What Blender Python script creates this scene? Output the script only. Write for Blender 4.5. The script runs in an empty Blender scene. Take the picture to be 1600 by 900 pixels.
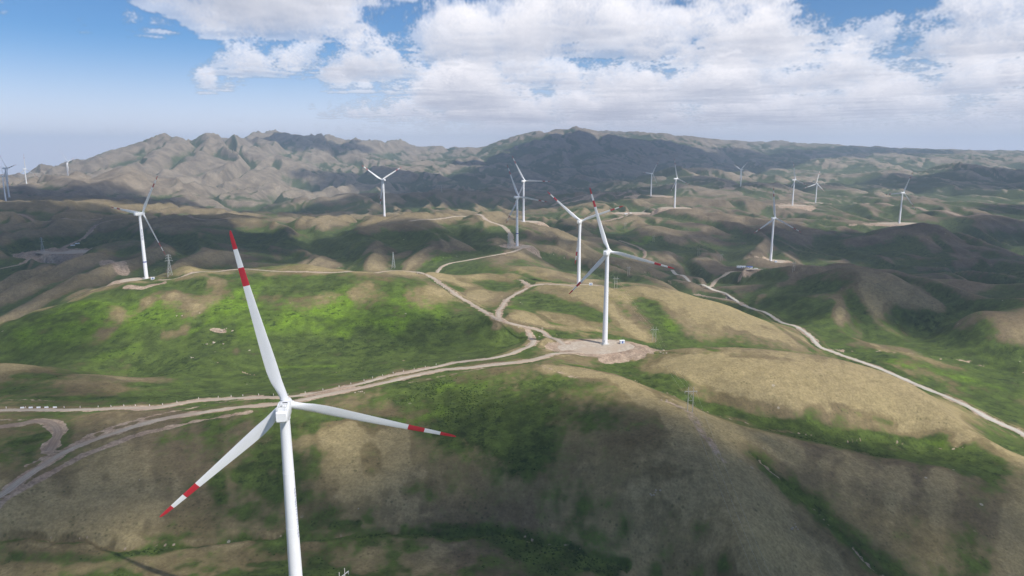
import bpy, bmesh, math, random
import numpy as np
from mathutils import Vector, Matrix, Euler

R = math.radians
random.seed(7)
scene = bpy.context.scene
COL = scene.collection

# ---------------------------------------------------------------- camera
CAM_H = 170.0
PITCH = R(11.4)
FPX = 1600 * 24 / 36.0
cam_d = bpy.data.cameras.new('camera')
cam_d.lens = 24; cam_d.sensor_width = 36; cam_d.clip_start = 1.0; cam_d.clip_end = 90000
cam = bpy.data.objects.new('camera', cam_d); COL.objects.link(cam)
cam.location = (0, 0, CAM_H); cam.rotation_euler = (R(90) - PITCH, 0, 0)
scene.camera = cam

# ---------------------------------------------------------------- sun
SUN_EL = R(49)
SUN_H = np.array([0.78, -0.62]); SUN_H /= np.linalg.norm(SUN_H)
SUN_DIR = Vector((SUN_H[0] * math.cos(SUN_EL), SUN_H[1] * math.cos(SUN_EL), math.sin(SUN_EL)))
sd = bpy.data.lights.new('sun', 'SUN'); sd.energy = 5.0; sd.angle = R(0.53); sd.color = (1.0, 0.945, 0.86)
sun = bpy.data.objects.new('sun', sd); COL.objects.link(sun)
sun.rotation_euler = SUN_DIR.to_track_quat('Z', 'Y').to_euler()
sun.location = (300, -300, 900)

# ---------------------------------------------------------------- view / render
vs = scene.view_settings
vs.view_transform = 'Standard'; vs.look = 'None'; vs.exposure = 0.12; vs.gamma = 1.0
try: vs.use_curve_mapping = False
except Exception: pass
scene.render.engine = 'CYCLES'
cy = scene.cycles
cy.use_denoising = True
cy.max_bounces = 6; cy.diffuse_bounces = 2; cy.glossy_bounces = 2; cy.transmission_bounces = 2
cy.volume_bounces = 1; cy.transparent_max_bounces = 12
cy.use_adaptive_sampling = True; cy.adaptive_threshold = 0.02

# ---------------------------------------------------------------- node helpers
class NT:
    def __init__(s, tree): s.t = tree; s.n = tree.nodes; s.l = tree.links; s.n.clear()
    def node(s, typ, **kw):
        n = s.n.new(typ)
        for k, v in kw.items(): setattr(n, k, v)
        return n
    def put(s, sock, v):
        if isinstance(v, bpy.types.NodeSocket): s.l.new(v, sock)
        elif v is not None: sock.default_value = v
    def math(s, op, a, b=None, c=None, clamp=False):
        n = s.node('ShaderNodeMath', operation=op, use_clamp=clamp)
        for i, v in enumerate((a, b, c)):
            if v is not None: s.put(n.inputs[i], v)
        return n.outputs[0]
    def vec(s, op, a, b=None, out=0):
        n = s.node('ShaderNodeVectorMath', operation=op)
        s.put(n.inputs[0], a)
        if b is not None:
            if op == 'SCALE': s.put(n.inputs['Scale'], b)
            else: s.put(n.inputs[1], b)
        return n.outputs['Value'] if op in ('LENGTH', 'DOT_PRODUCT', 'DISTANCE') else n.outputs[0]
    def noise(s, v, scale, detail=4, rough=0.5, lac=2.0, dist=0.0, color=False):
        n = s.node('ShaderNodeTexNoise')
        s.put(n.inputs['Vector'], v); s.put(n.inputs['Scale'], scale)
        n.inputs['Detail'].default_value = detail; n.inputs['Roughness'].default_value = rough
        n.inputs['Lacunarity'].default_value = lac; n.inputs['Distortion'].default_value = dist
        return n.outputs['Color' if color else 'Fac']
    def voro(s, v, scale, detail=0, rough=0.5, feature='F1', out='Distance'):
        n = s.node('ShaderNodeTexVoronoi', feature=feature)
        s.put(n.inputs['Vector'], v); s.put(n.inputs['Scale'], scale)
        n.inputs['Detail'].default_value = detail; n.inputs['Roughness'].default_value = rough
        return n.outputs[out]
    def ramp(s, x, a, b, c=0.0, d=1.0, smooth=True):
        n = s.node('ShaderNodeMapRange', interpolation_type='SMOOTHSTEP' if smooth else 'LINEAR', clamp=True)
        for i, v in enumerate((x, a, b, c, d)): s.put(n.inputs[i], v)
        return n.outputs[0]
    def mix(s, f, a, b, blend='MIX'):
        n = s.node('ShaderNodeMix', data_type='RGBA', blend_type=blend)
        s.put(n.inputs[0], f)
        for i, v in ((6, a), (7, b)):
            s.put(n.inputs[i], v if isinstance(v, bpy.types.NodeSocket) else (*v, 1.0)[:4])
        return n.outputs[2]
    def sep(s, v):
        n = s.node('ShaderNodeSeparateXYZ'); s.put(n.inputs[0], v); return n.outputs
    def comb(s, x, y, z):
        n = s.node('ShaderNodeCombineXYZ')
        for i, v in enumerate((x, y, z)): s.put(n.inputs[i], v)
        return n.outputs[0]

# pixel of the 1600 x 900 photograph -> direction from the camera
CP, SP = math.cos(PITCH), math.sin(PITCH)
def pix_dir(u, v):
    a = (u - 800.0) / FPX; b = (450.0 - v) / FPX
    return np.array([a, CP + b * SP, -SP + b * CP])
def pix_point(u, v, d):
    return np.array([0, 0, CAM_H]) + pix_dir(u, v) * d

# ---------------------------------------------------------------- noise
def _hash(ix, iy, seed):
    h = (ix.astype(np.int64) * 374761393 + iy.astype(np.int64) * 668265263 + seed * 974634521) & 0xFFFFFFFF
    h = ((h ^ (h >> 13)) * 1274126177) & 0xFFFFFFFF
    return (h ^ (h >> 16)) & 0xFFFFFFFF
def perlin(x, y, seed=0):
    ix = np.floor(x); iy = np.floor(y); fx = x - ix; fy = y - iy
    ux = fx * fx * fx * (fx * (fx * 6 - 15) + 10); uy = fy * fy * fy * (fy * (fy * 6 - 15) + 10)
    def g(dx, dy):
        a = _hash(ix + dx, iy + dy, seed) * (2 * np.pi / 4294967296.0)
        return np.cos(a) * (fx - dx) + np.sin(a) * (fy - dy)
    a = g(0, 0); b = g(1, 0); c = g(0, 1); d = g(1, 1)
    return 1.5 * ((a + (b - a) * ux) * (1 - uy) + (c + (d - c) * ux) * uy)
def fbm(x, y, lam, octv=3, seed=0, gain=0.5):
    s = np.zeros_like(x); a = 1.0
    for o in range(octv):
        s += a * perlin(x / lam + 17.3 * o, y / lam - 9.1 * o, seed + o); a *= gain; lam *= 0.5
    return s
def ridged(x, y, lam, octv=3, seed=0, gain=0.5):
    s = np.zeros_like(x); a = 1.0; w = 1.0
    for o in range(octv):
        n = 1 - np.sqrt(np.square(1.4 * perlin(x / lam + 31.7 * o, y / lam + 5.9 * o, seed + o)) + 0.012)
        n = n * n * w; s += a * n; w = np.clip(n * 1.6, 0, 1); a *= gain; lam *= 0.47
    return s
def billow(x, y, lam, octv=2, seed=0, gain=0.35):
    s = np.zeros_like(x); a = 1.0; w = 1.0
    for o in range(octv):
        n = np.sqrt(np.square(1.7 * perlin(x / lam + 11.3 * o, y / lam - 3.7 * o, seed + o)) + 0.01)
        s += a * w * n; w = np.clip(1.2 - n, 0.2, 1); a *= gain; lam *= 0.45
    return s
def crease(x, y, lam, seed=0):
    """spurs and gullies, both sharp"""
    p = 1.15 * perlin(x / lam, y / lam, seed) + 0.28 * perlin(x / lam * 2.3 + 9, y / lam * 2.3, seed + 1)
    f = p * 1.5 + 0.25; f = np.abs(f - np.floor(f) - .5) * 2
    return f
def spur(x, y, lam, seed=0, dx=.35, st=2.6):
    """elongated spurs and gullies running downhill towards (dx, -1)"""
    n = math.hypot(dx, 1); ax, ay = dx / n, -1 / n
    u = x * -ay + y * ax; v = x * ax + y * ay
    u = u + 0.55 * lam * perlin(x / (1.7 * lam), y / (1.7 * lam), seed + 5)
    p = 1.1 * perlin(u / lam, v / (lam * st), seed) + 0.30 * perlin(u / lam * 2.2 + 9, v / lam * 1.2, seed + 1)
    f = p * 1.35 + 0.25
    return np.abs(f - np.floor(f) - .5) * 2
def scr(f): return f * f * (3 - 2 * f)
def sstep(x, a, b):
    t = np.clip((x - a) / (b - a), 0, 1); return t * t * (3 - 2 * t)

# ---------------------------------------------------------------- world: sky with a deck of cumulus
# a field of cumulus over the whole country: flat bases 1900 m above the hills, tops heaped by fractal noise
BASE_Z = 1900.0
CELL = 48.0; X0, X1, Y0, Y1 = -48000.0, 48000.0, -9000.0, 72000.0
def cumulus_sky(W=3072, Hh=448):
    gx = np.arange(X0, X1, CELL); gy = np.arange(Y0, Y1, CELL)
    CX, CY = np.meshgrid(gx, gy, indexing='ij')
    def up(lam, octv, seed, gain, f):          # coarse noise evaluated on a coarser grid
        k = int(f); cx_, cy_ = CX[::k, ::k], CY[::k, ::k]; n = fbm(cx_, cy_, lam, octv, seed, gain)
        i = np.arange(CX.shape[0]) / k; j = np.arange(CX.shape[1]) / k
        i0 = np.minimum(i.astype(int), n.shape[0] - 2); j0 = np.minimum(j.astype(int), n.shape[1] - 2); fi = np.minimum(i - i0, 1)[:, None]; fj = np.minimum(j - j0, 1)[None]
        return (n[i0][:, j0] * (1 - fi) + n[i0 + 1][:, j0] * fi) * (1 - fj) + (n[i0][:, j0 + 1] * (1 - fi) + n[i0 + 1][:, j0 + 1] * fi) * fj
    big = up(13000, 2, 701, .5, 8)
    med = up(4200, 2, 721, .55, 4)
    cov = np.zeros_like(CX)
    qz = CY * CP - BASE_Z * SP; qu = CY * SP + BASE_Z * CP; ok = qz > 50
    U = np.where(ok, 800 + FPX * CX / np.maximum(qz, 50), 9999); V = np.where(ok, 450 - FPX * qu / np.maximum(qz, 50), -9999)
    for (u, v, ru, rv, amt) in CLOUD_BLOBS: cov += amt * np.exp(-np.clip(((U - u) / ru) ** 2 + ((V - v) / rv) ** 2, 0, 30) * 0.8)
    low = (CLOUD_COVER + 0.50 * big + 0.72 * med + cov).astype(np.float32)
    sx, sy = int(round(1100 * SUN_H[0] / CELL)), int(round(1100 * SUN_H[1] / CELL)); lam2 = low - np.roll(np.roll(low, -sx, 0), -sy, 1)
    # a block of billows in three dimensions, seamless at its faces
    NV = 112; BOX = 4400.0; ax = np.arange(NV) / NV; A3 = np.meshgrid(ax, ax, ax, indexing='ij')
    def perlin3(per, seed):
        p = [q * per for q in A3]; ip = [np.floor(q).astype(np.int64) for q in p]; fp = [q - i_ for q, i_ in zip(p, ip)]; wp = [f * f * f * (f * (f * 6 - 15) + 10) for f in fp]; o = 0
        for cx_ in (0, 1):
            for cy_ in (0, 1):
                for cz_ in (0, 1):
                    hsh = _hash((ip[0] + cx_) % per, (ip[1] + cy_) % per, seed + 7919 * 0) ; hsh = _hash(hsh, (ip[2] + cz_) % per, seed + 1)
                    u1 = (hsh & 0xFFFF) / 65535.0 * 2 * np.pi; u2 = ((hsh >> 16) & 0xFFFF) / 65535.0 * 2 - 1; sq = np.sqrt(1 - u2 * u2)
                    g = np.cos(u1) * sq * (fp[0] - cx_) + np.sin(u1) * sq * (fp[1] - cy_) + u2 * (fp[2] - cz_)
                    o = o + g * (wp[0] if cx_ else 1 - wp[0]) * (wp[1] if cy_ else 1 - wp[1]) * (wp[2] if cz_ else 1 - wp[2])
        return o
    vol = sum(a_ * (np.abs(2.2 * perlin3(per, 800 + per)) - .40) for per, a_ in ((4, 1.0), (8, .52), (16, .28), (32, .15))).astype(np.float32)
    sh = [int(round(c_ * 150 / BOX * NV)) for c_ in SUN_DIR]; vl = (vol - np.roll(vol, tuple(-q for q in sh), (0, 1, 2))).astype(np.float32)
    def v3(px, py, pz):
        return tuple(np.mod((q * (NV / BOX)).astype(np.int64), NV) for q in (px, py, pz))
    # texels: azimuth crowded to the front, elevation crowded to the horizon
    a = np.linspace(-1, 1, 8001); m = 1.9 * a - 0.9 * a ** 3; uu = (np.arange(W) + .5) / W * 2 - 1
    m_s = np.maximum.accumulate(m); az = np.interp(uu, m_s, a) * math.pi
    KZ = 0.12; vv = (np.arange(Hh) + .5) / Hh * (1 - math.exp(-1 / KZ)); z = -KZ * np.log(1 - vv)
    AZ, Z = np.meshgrid(az, np.clip(z, 0.004, .999)); ch = np.sqrt(1 - Z * Z); dx = np.sin(AZ) * ch; dy = np.cos(AZ) * ch
    N = 18; STEP = 110.0
    rgb = np.zeros(AZ.shape + (3,), np.float32); trans = np.ones(AZ.shape, np.float32)
    dark = np.array([.39, .43, .53]); lite = np.array([1.16, 1.12, 1.12]); hazc = np.array([.60, .62, .78])
    def tile(i, n):
        i = np.mod(i, 2 * n - 2); return np.where(i >= n, 2 * n - 2 - i, i)
    jit = np.random.RandomState(2).rand(*AZ.shape)
    for k in range(N):
        h = (k + (jit if k else jit * .3)) * STEP
        dist = (BASE_Z + h) / Z; px = dx * dist; py = dy * dist
        i = tile(((px - X0) / CELL).astype(np.int64), len(gx)); j = tile(((py - Y0) / CELL).astype(np.int64), len(gy))
        k1 = v3(px, py, h + 0 * px); k2 = v3((px * .83 - py * .56) * .37, (px * .56 + py * .83) * .37, h * .37 + 900)
        lo_ = low[i, j]; bi_ = vol[k1]; b2 = vol[k2]; f = lo_ + CLOUD_PUFF * bi_ + .40 * b2
        t_ = 2300 * f; soft = 110 + 80 * np.clip(dist / 30000, 0, 2)
        dens = np.clip((t_ - h) / soft, 0, 1); dens = dens * dens * (3 - 2 * dens)
        al = dens * 0.6
        al = 1 - (1 - al) ** np.clip(0.35 / np.sqrt(Z + .02), .7, 2.2)
        hb = np.clip(h / 700, 0, 1); deep = np.clip((lo_ + .15) / .75, 0, 1)
        br = 0.13 + 0.60 * hb + (0.26 + 0.74 * hb) * vl[k1] + .46 * vl[k2] + (.10 + .5 * hb) * lam2[i, j] + 0.62 * (1 - deep) * (1 - .5 * hb)
        br = np.clip(br, 0.02, 1.05)
        c = dark + (lite - dark) * br[..., None]
        fz = np.clip(1 - np.exp(-dist / 75000), 0, 1)[..., None]
        c = c * (1 - fz) + hazc * fz
        rgb += (trans * al)[..., None] * c; trans *= 1 - al
    alpha = 1 - trans; rgb = rgb / np.maximum(alpha, 1e-3)[..., None]
    alpha = alpha * sstep(Z, 0.012, 0.045)
    for _ in range(1):   # tiny blur against texel noise
        for A in (rgb, alpha): A[:, 1:-1] = .25 * A[:, :-2] + .5 * A[:, 1:-1] + .25 * A[:, 2:]; A[1:-1] = .25 * A[:-2] + .5 * A[1:-1] + .25 * A[2:]
    img = bpy.data.images.new('cumulus_field', W, Hh, alpha=True, float_buffer=True); img.colorspace_settings.name = 'Non-Color'; img.alpha_mode = 'CHANNEL_PACKED'
    img.pixels.foreach_set(np.concatenate([rgb, alpha[..., None]], -1).astype(np.float32).ravel()); img.update(); img.pack()
    return img, KZ
def build_world():
    w = bpy.data.worlds.new('World'); scene.world = w; w.use_nodes = True
    try: w.cycles.sampling_method = 'MANUAL'; w.cycles.sample_map_resolution = 512
    except Exception: pass
    t = NT(w.node_tree)
    dirv = t.node('ShaderNodeTexCoord').outputs['Generated']
    sky = t.node('ShaderNodeTexSky', sky_type='NISHITA')
    sky.sun_disc = False; sky.sun_elevation = SUN_EL
    sky.sun_rotation = math.atan2(SUN_H[0], SUN_H[1])
    sky.altitude = 1800; sky.air_density = 1.0; sky.dust_density = 1.2; sky.ozone_density = 2.0
    skyc = t.vec('SCALE', sky.outputs[0], 0.10)
    x, y, z = t.sep(dirv); zc = t.math('MAXIMUM', z, 0.0)
    img, KZ = cumulus_sky()
    a = t.math('DIVIDE', t.math('ARCTAN2', x, y), math.pi)
    u = t.math('ADD', 0.5, t.math('MULTIPLY', 0.5, t.math('SUBTRACT', t.math('MULTIPLY', a, 1.9), t.math('MULTIPLY', t.math('POWER', t.math('ABSOLUTE', a), 3.0), t.math('MULTIPLY', t.math('SIGN', a), 0.9)))))
    v = t.math('DIVIDE', t.math('SUBTRACT', 1.0, t.math('EXPONENT', t.math('DIVIDE', zc, -KZ))), 1 - math.exp(-1 / KZ))
    tx = t.node('ShaderNodeTexImage', interpolation='Cubic', extension='EXTEND'); tx.image = img
    t.l.new(t.comb(u, v, 0.0), tx.inputs['Vector'])
    hz = t.ramp(zc, 0.15, -0.03)
    clear = t.mix(1.0, skyc, SKY_TINT, 'MULTIPLY')
    base = t.mix(t.math('MULTIPLY', hz, 0.90), clear, (0.98, 0.93, 1.08))
    col = t.mix(tx.outputs['Alpha'], base, tx.outputs['Color'])
    bg = t.node('ShaderNodeBackground'); t.l.new(col, bg.inputs[0]); bg.inputs[1].default_value = 1.0
    out = t.node('ShaderNodeOutputWorld'); t.l.new(bg.outputs[0], out.inputs[0])
CLOUD_PUFF = 0.48
SKY_TINT = (0.56, 0.82, 1.05)
CLOUD_COVER = -0.10
# fuller and clearer parts of the deck: u, v, radius u, radius v (photograph pixels), amount
CLOUD_BLOBS = [(180, 120, 260, 80, -0.9), (60, 190, 300, 60, -0.7), (450, 185, 160, 40, -0.5), (330, 138, 60, 18, 0.95),
               (200, -25, 420, 45, 0.45), (520, 60, 240, 50, 0.35), (1150, 120, 460, 100, 0.22), (800, 140, 240, 50, 0.2), (1400, 42, 90, 12, -0.4), (1300, 90, 260, 60, 0.2), (560, 175, 140, 14, .35), (950, 180, 380, 14, 0.2),
               (900, 25, 60, 16, -0.7), (1580, 15, 60, 20, -0.6), (640, 62, 40, 12, -.5), (1100, 30, 240, 40, 0.35)]
build_world()


def relief(x, y):
    """small landforms: spurs and gullies, coarser in the mountains"""
    r = np.hypot(x, y) + 1e-6
    wx = x + 60 * fbm(x, y, 420, 2, 91); wy = y + 60 * fbm(x, y, 420, 2, 95)
    far = sstep(np.log(r), math.log(2300), math.log(4000))
    mid = sstep(np.log(r), math.log(1300), math.log(3000))
    near = sstep(np.log(r), math.log(650), math.log(1500))
    left = sstep(-x / r, 0.02, 0.25)
    fr = 1 - 0.6 * sstep(r, 7000, 11000)
    h = far * fr * (42 - 14 * sstep(x / r, 0.3, 0.6)) * (ridged(wx, wy, 1500, 1, 3) - 0.6)
    h += far * fr * (46 + 34 * left) * (spur(wx, wy, 560, 7, .25, 2.6) - 0.5)
    h += far * fr * (17 + 10 * left) * (spur(wx, wy, 230, 11, .45, 2.4) - 0.5)
    h += far * 5.0 * (spur(wx, wy, 105, 14, .1, 2.2) - .5)
    h += near * (1 - .8 * far) * 24 * (billow(wx, wy, 420, 1, 21) - 0.5)
    h += near * (1 - .8 * far) * 19 * (scr(spur(wx, wy, 210, 24, .5, 2.2)) - .5)
    h += near * (1 - far) * 5.5 * (scr(spur(wx, wy, 95, 26, .35, 2.2)) - .5)
    h += (1 - near) * 5.0 * (billow(x + 0.35 * wx, y, 190, 1, 27) - 0.5)
    h += (0.5 + 0.5 * near) * fbm(x, y, 50, 3, 33)
    h += 0.22 * fbm(x, y, 9, 2, 41) * (1 - sstep(r, 700, 1100))
    return h

# ---------------------------------------------------------------- control points of the land: (u, v, depth) read from the photograph
def kk(v): return SP + (v - 450.0) / FPX * CP
H = []   # (u, v, height)
H += [(-250, 1000, -12), (200, 1000, -5), (469, 999, 0), (800, 1000, -8), (1100, 1000, -30), (1400, 1000, -48), (1800, 1000, -60),
      (-250, 1500, -4), (300, 1500, 2), (800, 1500, -2), (1300, 1500, -14), (1900, 1500, -25)]
H += [(0, 862, -20), (150, 864, -20), (300, 850, -19), (500, 838, -18), (620, 828, -18), (740, 825, -19), (860, 840, -22), (1000, 868, -26), (1120, 905, -30), (1250, 960, -38)]
H += [(860, 572, 20), (960, 585, 19), (1040, 622, 16), (1100, 645, 10), (1200, 680, 0), (1300, 700, -10), (1450, 730, -20), (1600, 775, -28), (1720, 800, -34)]
H += [(700, 650, 7), (900, 650, 13), (800, 750, -5), (600, 750, -5), (500, 700, 2), (350, 750, -8), (1000, 750, 0), (1000, 820, -16), (1120, 750, 2), (1160, 850, -14),
      (1230, 760, -12), (1350, 860, -32), (1420, 930, -42), (1450, 800, -28), (1600, 850, -38), (1600, 950, -48),
      (0, 775, -4), (200, 685, 2), (350, 645, 5), (450, 635, 8), (100, 770, -7), (200, 760, -7), (150, 830, -16), (20, 825, -13),
      (0, 645, 2), (200, 638, 4), (100, 700, 0), (0, 700, 0), (640, 587, 10), (760, 565, 14), (560, 606, 9)]
H += [(0, 568, -5), (150, 585, -10), (280, 593, -16), (150, 620, -6), (300, 612, -12), (400, 605, -16), (0, 610, -4),
      (400, 590, -20), (560, 572, -18), (700, 550, -14), (800, 533, -8), (838, 528, 8), (780, 500, 8), (690, 450, 12), (650, 424, 14)]
H += [(0, 510, -10), (75, 480, -2), (150, 455, 4), (300, 428, 8), (400, 424, 12), (500, 424, 13), (600, 424, 14),
      (200, 520, -8), (400, 520, -6), (550, 500, -3), (100, 550, -18), (300, 560, -17), (650, 500, 0), (715, 495, 2), (740, 520, -5)]
H += [(1000, 600, 2), (1100, 637, -4), (1200, 662, -12), (1300, 680, -20), (1450, 695, -28), (1560, 700, -33), (960, 575, 2),
      (1060, 545, 8), (1150, 548, 15), (1230, 560, 14), (1350, 590, 4), (1450, 630, -8), (1540, 685, -22),
      (1150, 600, 6), (1250, 620, 0), (1350, 640, -10), (1050, 590, 5)]
D = [(u, v, (CAM_H - h) / kk(v)) for u, v, h in H]
D += [(0, 592, 612), (200, 598, 602)]
D += [(0, 530, 850), (0, 495, 950), (100, 465, 950), (180, 447, 980), (60, 395, 1250), (110, 391, 1260), (60, 440, 1080), (200, 400, 1150),
      (300, 445, 1000), (450, 445, 1000), (600, 445, 1000), (450, 420, 1100), (600, 418, 1090), (720, 410, 1080),
      (740, 338, 1500), (650, 344, 1490), (520, 352, 1480), (430, 355, 1450), (360, 338, 1500), (300, 335, 1500), (200, 335, 1500), (100, 335, 1500), (0, 335, 1500),
      (300, 385, 1250), (450, 390, 1250), (600, 380, 1260), (700, 370, 1280), (200, 375, 1300), (780, 360, 1350),
      (740, 405, 1100), (850, 420, 1040), (780, 430, 950), (730, 450, 870), (830, 440, 930), (815, 450, 860), (760, 480, 760)]
D += [(850, 440, 900), (960, 450, 885), (1000, 447, 880), (1060, 455, 870), (1130, 475, 830), (1220, 520, 760), (1265, 545, 720),
      (900, 480, 770), (1000, 490, 760), (900, 510, 690), (1000, 530, 690), (1100, 520, 720), (1150, 530, 710),
      (870, 525, 650), (990, 550, 640), (1100, 545, 680), (1250, 552, 690)]
D += [(1300, 562, 700), (1400, 572, 685), (1500, 610, 640), (1600, 655, 580), (1600, 680, 538), (1480, 620, 610), (1380, 580, 680), (1290, 545, 740),
      (1270, 525, 800), (1235, 507, 860), (1200, 490, 920), (1170, 478, 970), (1140, 465, 1020), (1120, 453, 1080), (1100, 442, 1140), (1068, 430, 1195), (1050, 421, 1240), (1112, 441, 1140), (1130, 431, 1160), (1150, 423, 1175), (1178, 422, 1170), (1190, 424, 1160), (1165, 428, 1140), (1020, 405, 1310), (1450, 560, 720), (1550, 570, 720), (1600, 600, 660), (1400, 540, 780)]
D += [(1230, 436, 1030), (1320, 448, 930), (1400, 470, 895), (1450, 500, 870), (1250, 505, 890), (1350, 527, 835), (1430, 530, 835), (1310, 485, 865), (1340, 432, 1170), (1460, 455, 1100),
      (1450, 524, 860), (1520, 490, 795), (1600, 500, 755), (1480, 542, 780), (1540, 530, 745), (1380, 440, 1150), (1500, 440, 1150), (1600, 430, 1200),
      (1470, 352, 1540), (1400, 380, 1490), (1330, 395, 1480), (1530, 375, 1520), (1600, 400, 1390), (1450, 430, 1250), (1350, 425, 1280), (1480, 395, 1380), (1400, 405, 1370), (1560, 372, 1800), (1440, 362, 1900)]
D += [(1150, 330, 2200), (1300, 335, 2100), (1360, 355, 1850), (1000, 340, 1800), (1100, 328, 2000), (1060, 360, 1600), (1150, 370, 1600), (1250, 375, 1600),
      (1000, 385, 1480), (1100, 395, 1420), (1300, 390, 1520), (1280, 328, 2420), (1054, 330, 2150), (1100, 310, 2500), (1200, 310, 2600), (1300, 305, 2700),
      (1400, 310, 2500), (1500, 320, 2300), (1600, 330, 2100), (1500, 340, 1950), (1600, 350, 1850)]
D += [(1500, 256, 3600), (1420, 275, 3500), (1350, 295, 3300), (1600, 275, 3500), (1450, 312, 2800), (1250, 270, 4300), (1330, 258, 4800), (1470, 245, 5200), (1600, 248, 5500),
      (1500, 275, 4200), (1100, 262, 3600), (1180, 285, 3300), (1020, 290, 3300), (1100, 280, 4200)]
SKY_R = [(690, 241, 7600), (720, 237, 7400), (760, 230, 7000), (800, 216, 6600), (840, 208, 6500), (880, 204, 6500), (930, 206, 6700), (1000, 211, 7000), (1060, 214, 7200),
         (1110, 219, 7400), (1160, 224, 7600), (1200, 223, 7800), (1260, 229, 8200), (1330, 232, 8500), (1400, 236, 9000), (1500, 239, 9200), (1600, 240, 9200)]
D += SKY_R
D += [(u, v + 14, d * 1.35) for u, v, d in SKY_R[2:]]
D += [(760, 260, 5000), (850, 250, 5300), (900, 280, 4300), (800, 300, 3500), (700, 300, 3300), (950, 300, 3300), (1000, 260, 5200), (1100, 245, 6000), (1250, 250, 5800),
      (880, 330, 2300), (700, 325, 2400), (600, 335, 2100), (560, 318, 2500), (690, 300, 2650), (818, 350, 1750), (930, 360, 1650), (960, 302, 2700), (900, 370, 1500),
      (950, 400, 1300), (900, 402, 1200), (1000, 420, 1200), (1050, 410, 1280)]
SKY_L = [(45, 270, 4300), (100, 258, 4500), (140, 248, 4600), (190, 238, 4700), (220, 229, 4800), (240, 227, 4900), (270, 226, 5000), (300, 221, 5000), (330, 220, 5200), (370, 222, 5600)]
SKY_L2 = [(390, 213, 6300), (425, 210, 6500), (460, 215, 6500), (490, 212, 6400), (520, 213, 6400), (570, 218, 6500), (620, 222, 6600), (660, 232, 6900)]
D += SKY_L + SKY_L2 + [(u, v + 22, d * 1.3) for u, v, d in SKY_L] + [(u, v + 16, d * 1.3) for u, v, d in SKY_L2]
D += [(330, 280, 3900), (250, 290, 3600), (400, 300, 3500), (150, 290, 3600), (430, 335, 2300), (500, 310, 2800), (600, 280, 4000), (660, 260, 5200), (680, 250, 6200),
      (550, 260, 5000), (480, 280, 4100), (100, 287, 3060), (60, 294, 2800), (180, 305, 2700), (260, 322, 2400), (330, 332, 2000), (400, 345, 1700),
      (150, 302, 3350), (300, 336, 2600), (50, 300, 3400), (100, 320, 2000), (0, 325, 1800), (250, 330, 1900), (20, 297, 3800), (0, 298, 3800), (0, 283, 4700), (-80, 285, 4700), (0, 292, 6300), (-80, 292, 6300), (60, 284, 6500), (1405, 355, 1800), (1375, 354, 1860), (1440, 356, 1800), (1405, 362, 1690)]
# turbines: (u, v) of the hub, (u, v) of the base, depth of the base, hub height, pixels of visible blade tips
TURB = [
    dict(hub=(449, 640), tips=[(370, 355), (716, 688), (247, 815)], base=(469, 999), h=0.0),
    dict(hub=(946, 394), tips=[(922, 285), (1056, 420), (888, 459)], base=(945, 538), d=590),
    dict(hub=(904, 346), tips=[(854, 296), (975, 322), (900, 413)], base=(904, 447), d=905),
    dict(hub=(220, 334), tips=[(174, 326), (247, 280), (257, 393)], base=(229, 436), d=905),
    dict(hub=(807, 308), tips=[(790, 259), (853, 316), (788, 344)], base=(808, 385), d=1190),
    dict(hub=(818, 283), tips=[(798, 247), (860, 285), (805, 311)], base=(818, 347), d=1440),
    dict(hub=(599, 281), tips=[(565, 259), (626, 268), (597, 315)], base=(601, 342), d=1490),
    dict(hub=(1207, 341), tips=[(1207, 289), (1176.5, 364.5), (1249, 363.5)], base=(1204, 408), d=1334),
    dict(hub=(1057, 279), tips=[(1051.5, 249), (1081, 285), (1051, 292)], base=(1054, 325), d=1930),
    dict(hub=(1019, 271), tips=[(1028, 254.7), (1002, 270), (1026, 287)], base=(1017, 306), d=2590),
    dict(hub=(1157, 265), tips=[(1147, 264), (1170, 261)], base=(1157, 294), d=2925),
    dict(hub=(1239, 281), tips=[(1236.5, 257), (1260, 288), (1230.7, 294.7)], base=(1238, 321), d=2270),
    dict(hub=(1276, 287), tips=[(1280.7, 267), (1255, 294), (1289, 297.7)], base=(1274, 318), d=2560),
    dict(hub=(1409, 301), tips=[(1424, 273), (1382, 303), (1427, 325)], base=(1405, 349), d=1890),
    dict(hub=(3, 275), tips=[(9, 265)], base=(9.5, 315), d=1950),
    dict(hub=(9, 263), tips=[(1.5, 232), (29, 252)], base=(14.5, 308), d=2050),
    dict(hub=(39, 264), tips=[(37, 240.7)], base=(43, 297), d=2700),
    dict(hub=(105, 253), tips=[(113, 251), (92, 240.7)], base=(107.5, 283), d=3060),
]
for tb in TURB:
    if 'd' not in tb: tb['d'] = (CAM_H - tb['h']) / kk(tb['base'][1])
    else: D.append((*tb['base'], tb['d']))
D += [(u - 320 - 4 * i % 7, v + 3, d) for i, (u, v, d) in enumerate(D) if -10 <= u <= 60]
D += [(u + 320, v + 3, d) for (u, v, d) in D if 1530 <= u <= 1610]
P3 = np.array([pix_point(*c) for c in D])
cr = np.hypot(P3[:, 0], P3[:, 1]); cth = np.arctan2(P3[:, 0], P3[:, 1])
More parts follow.
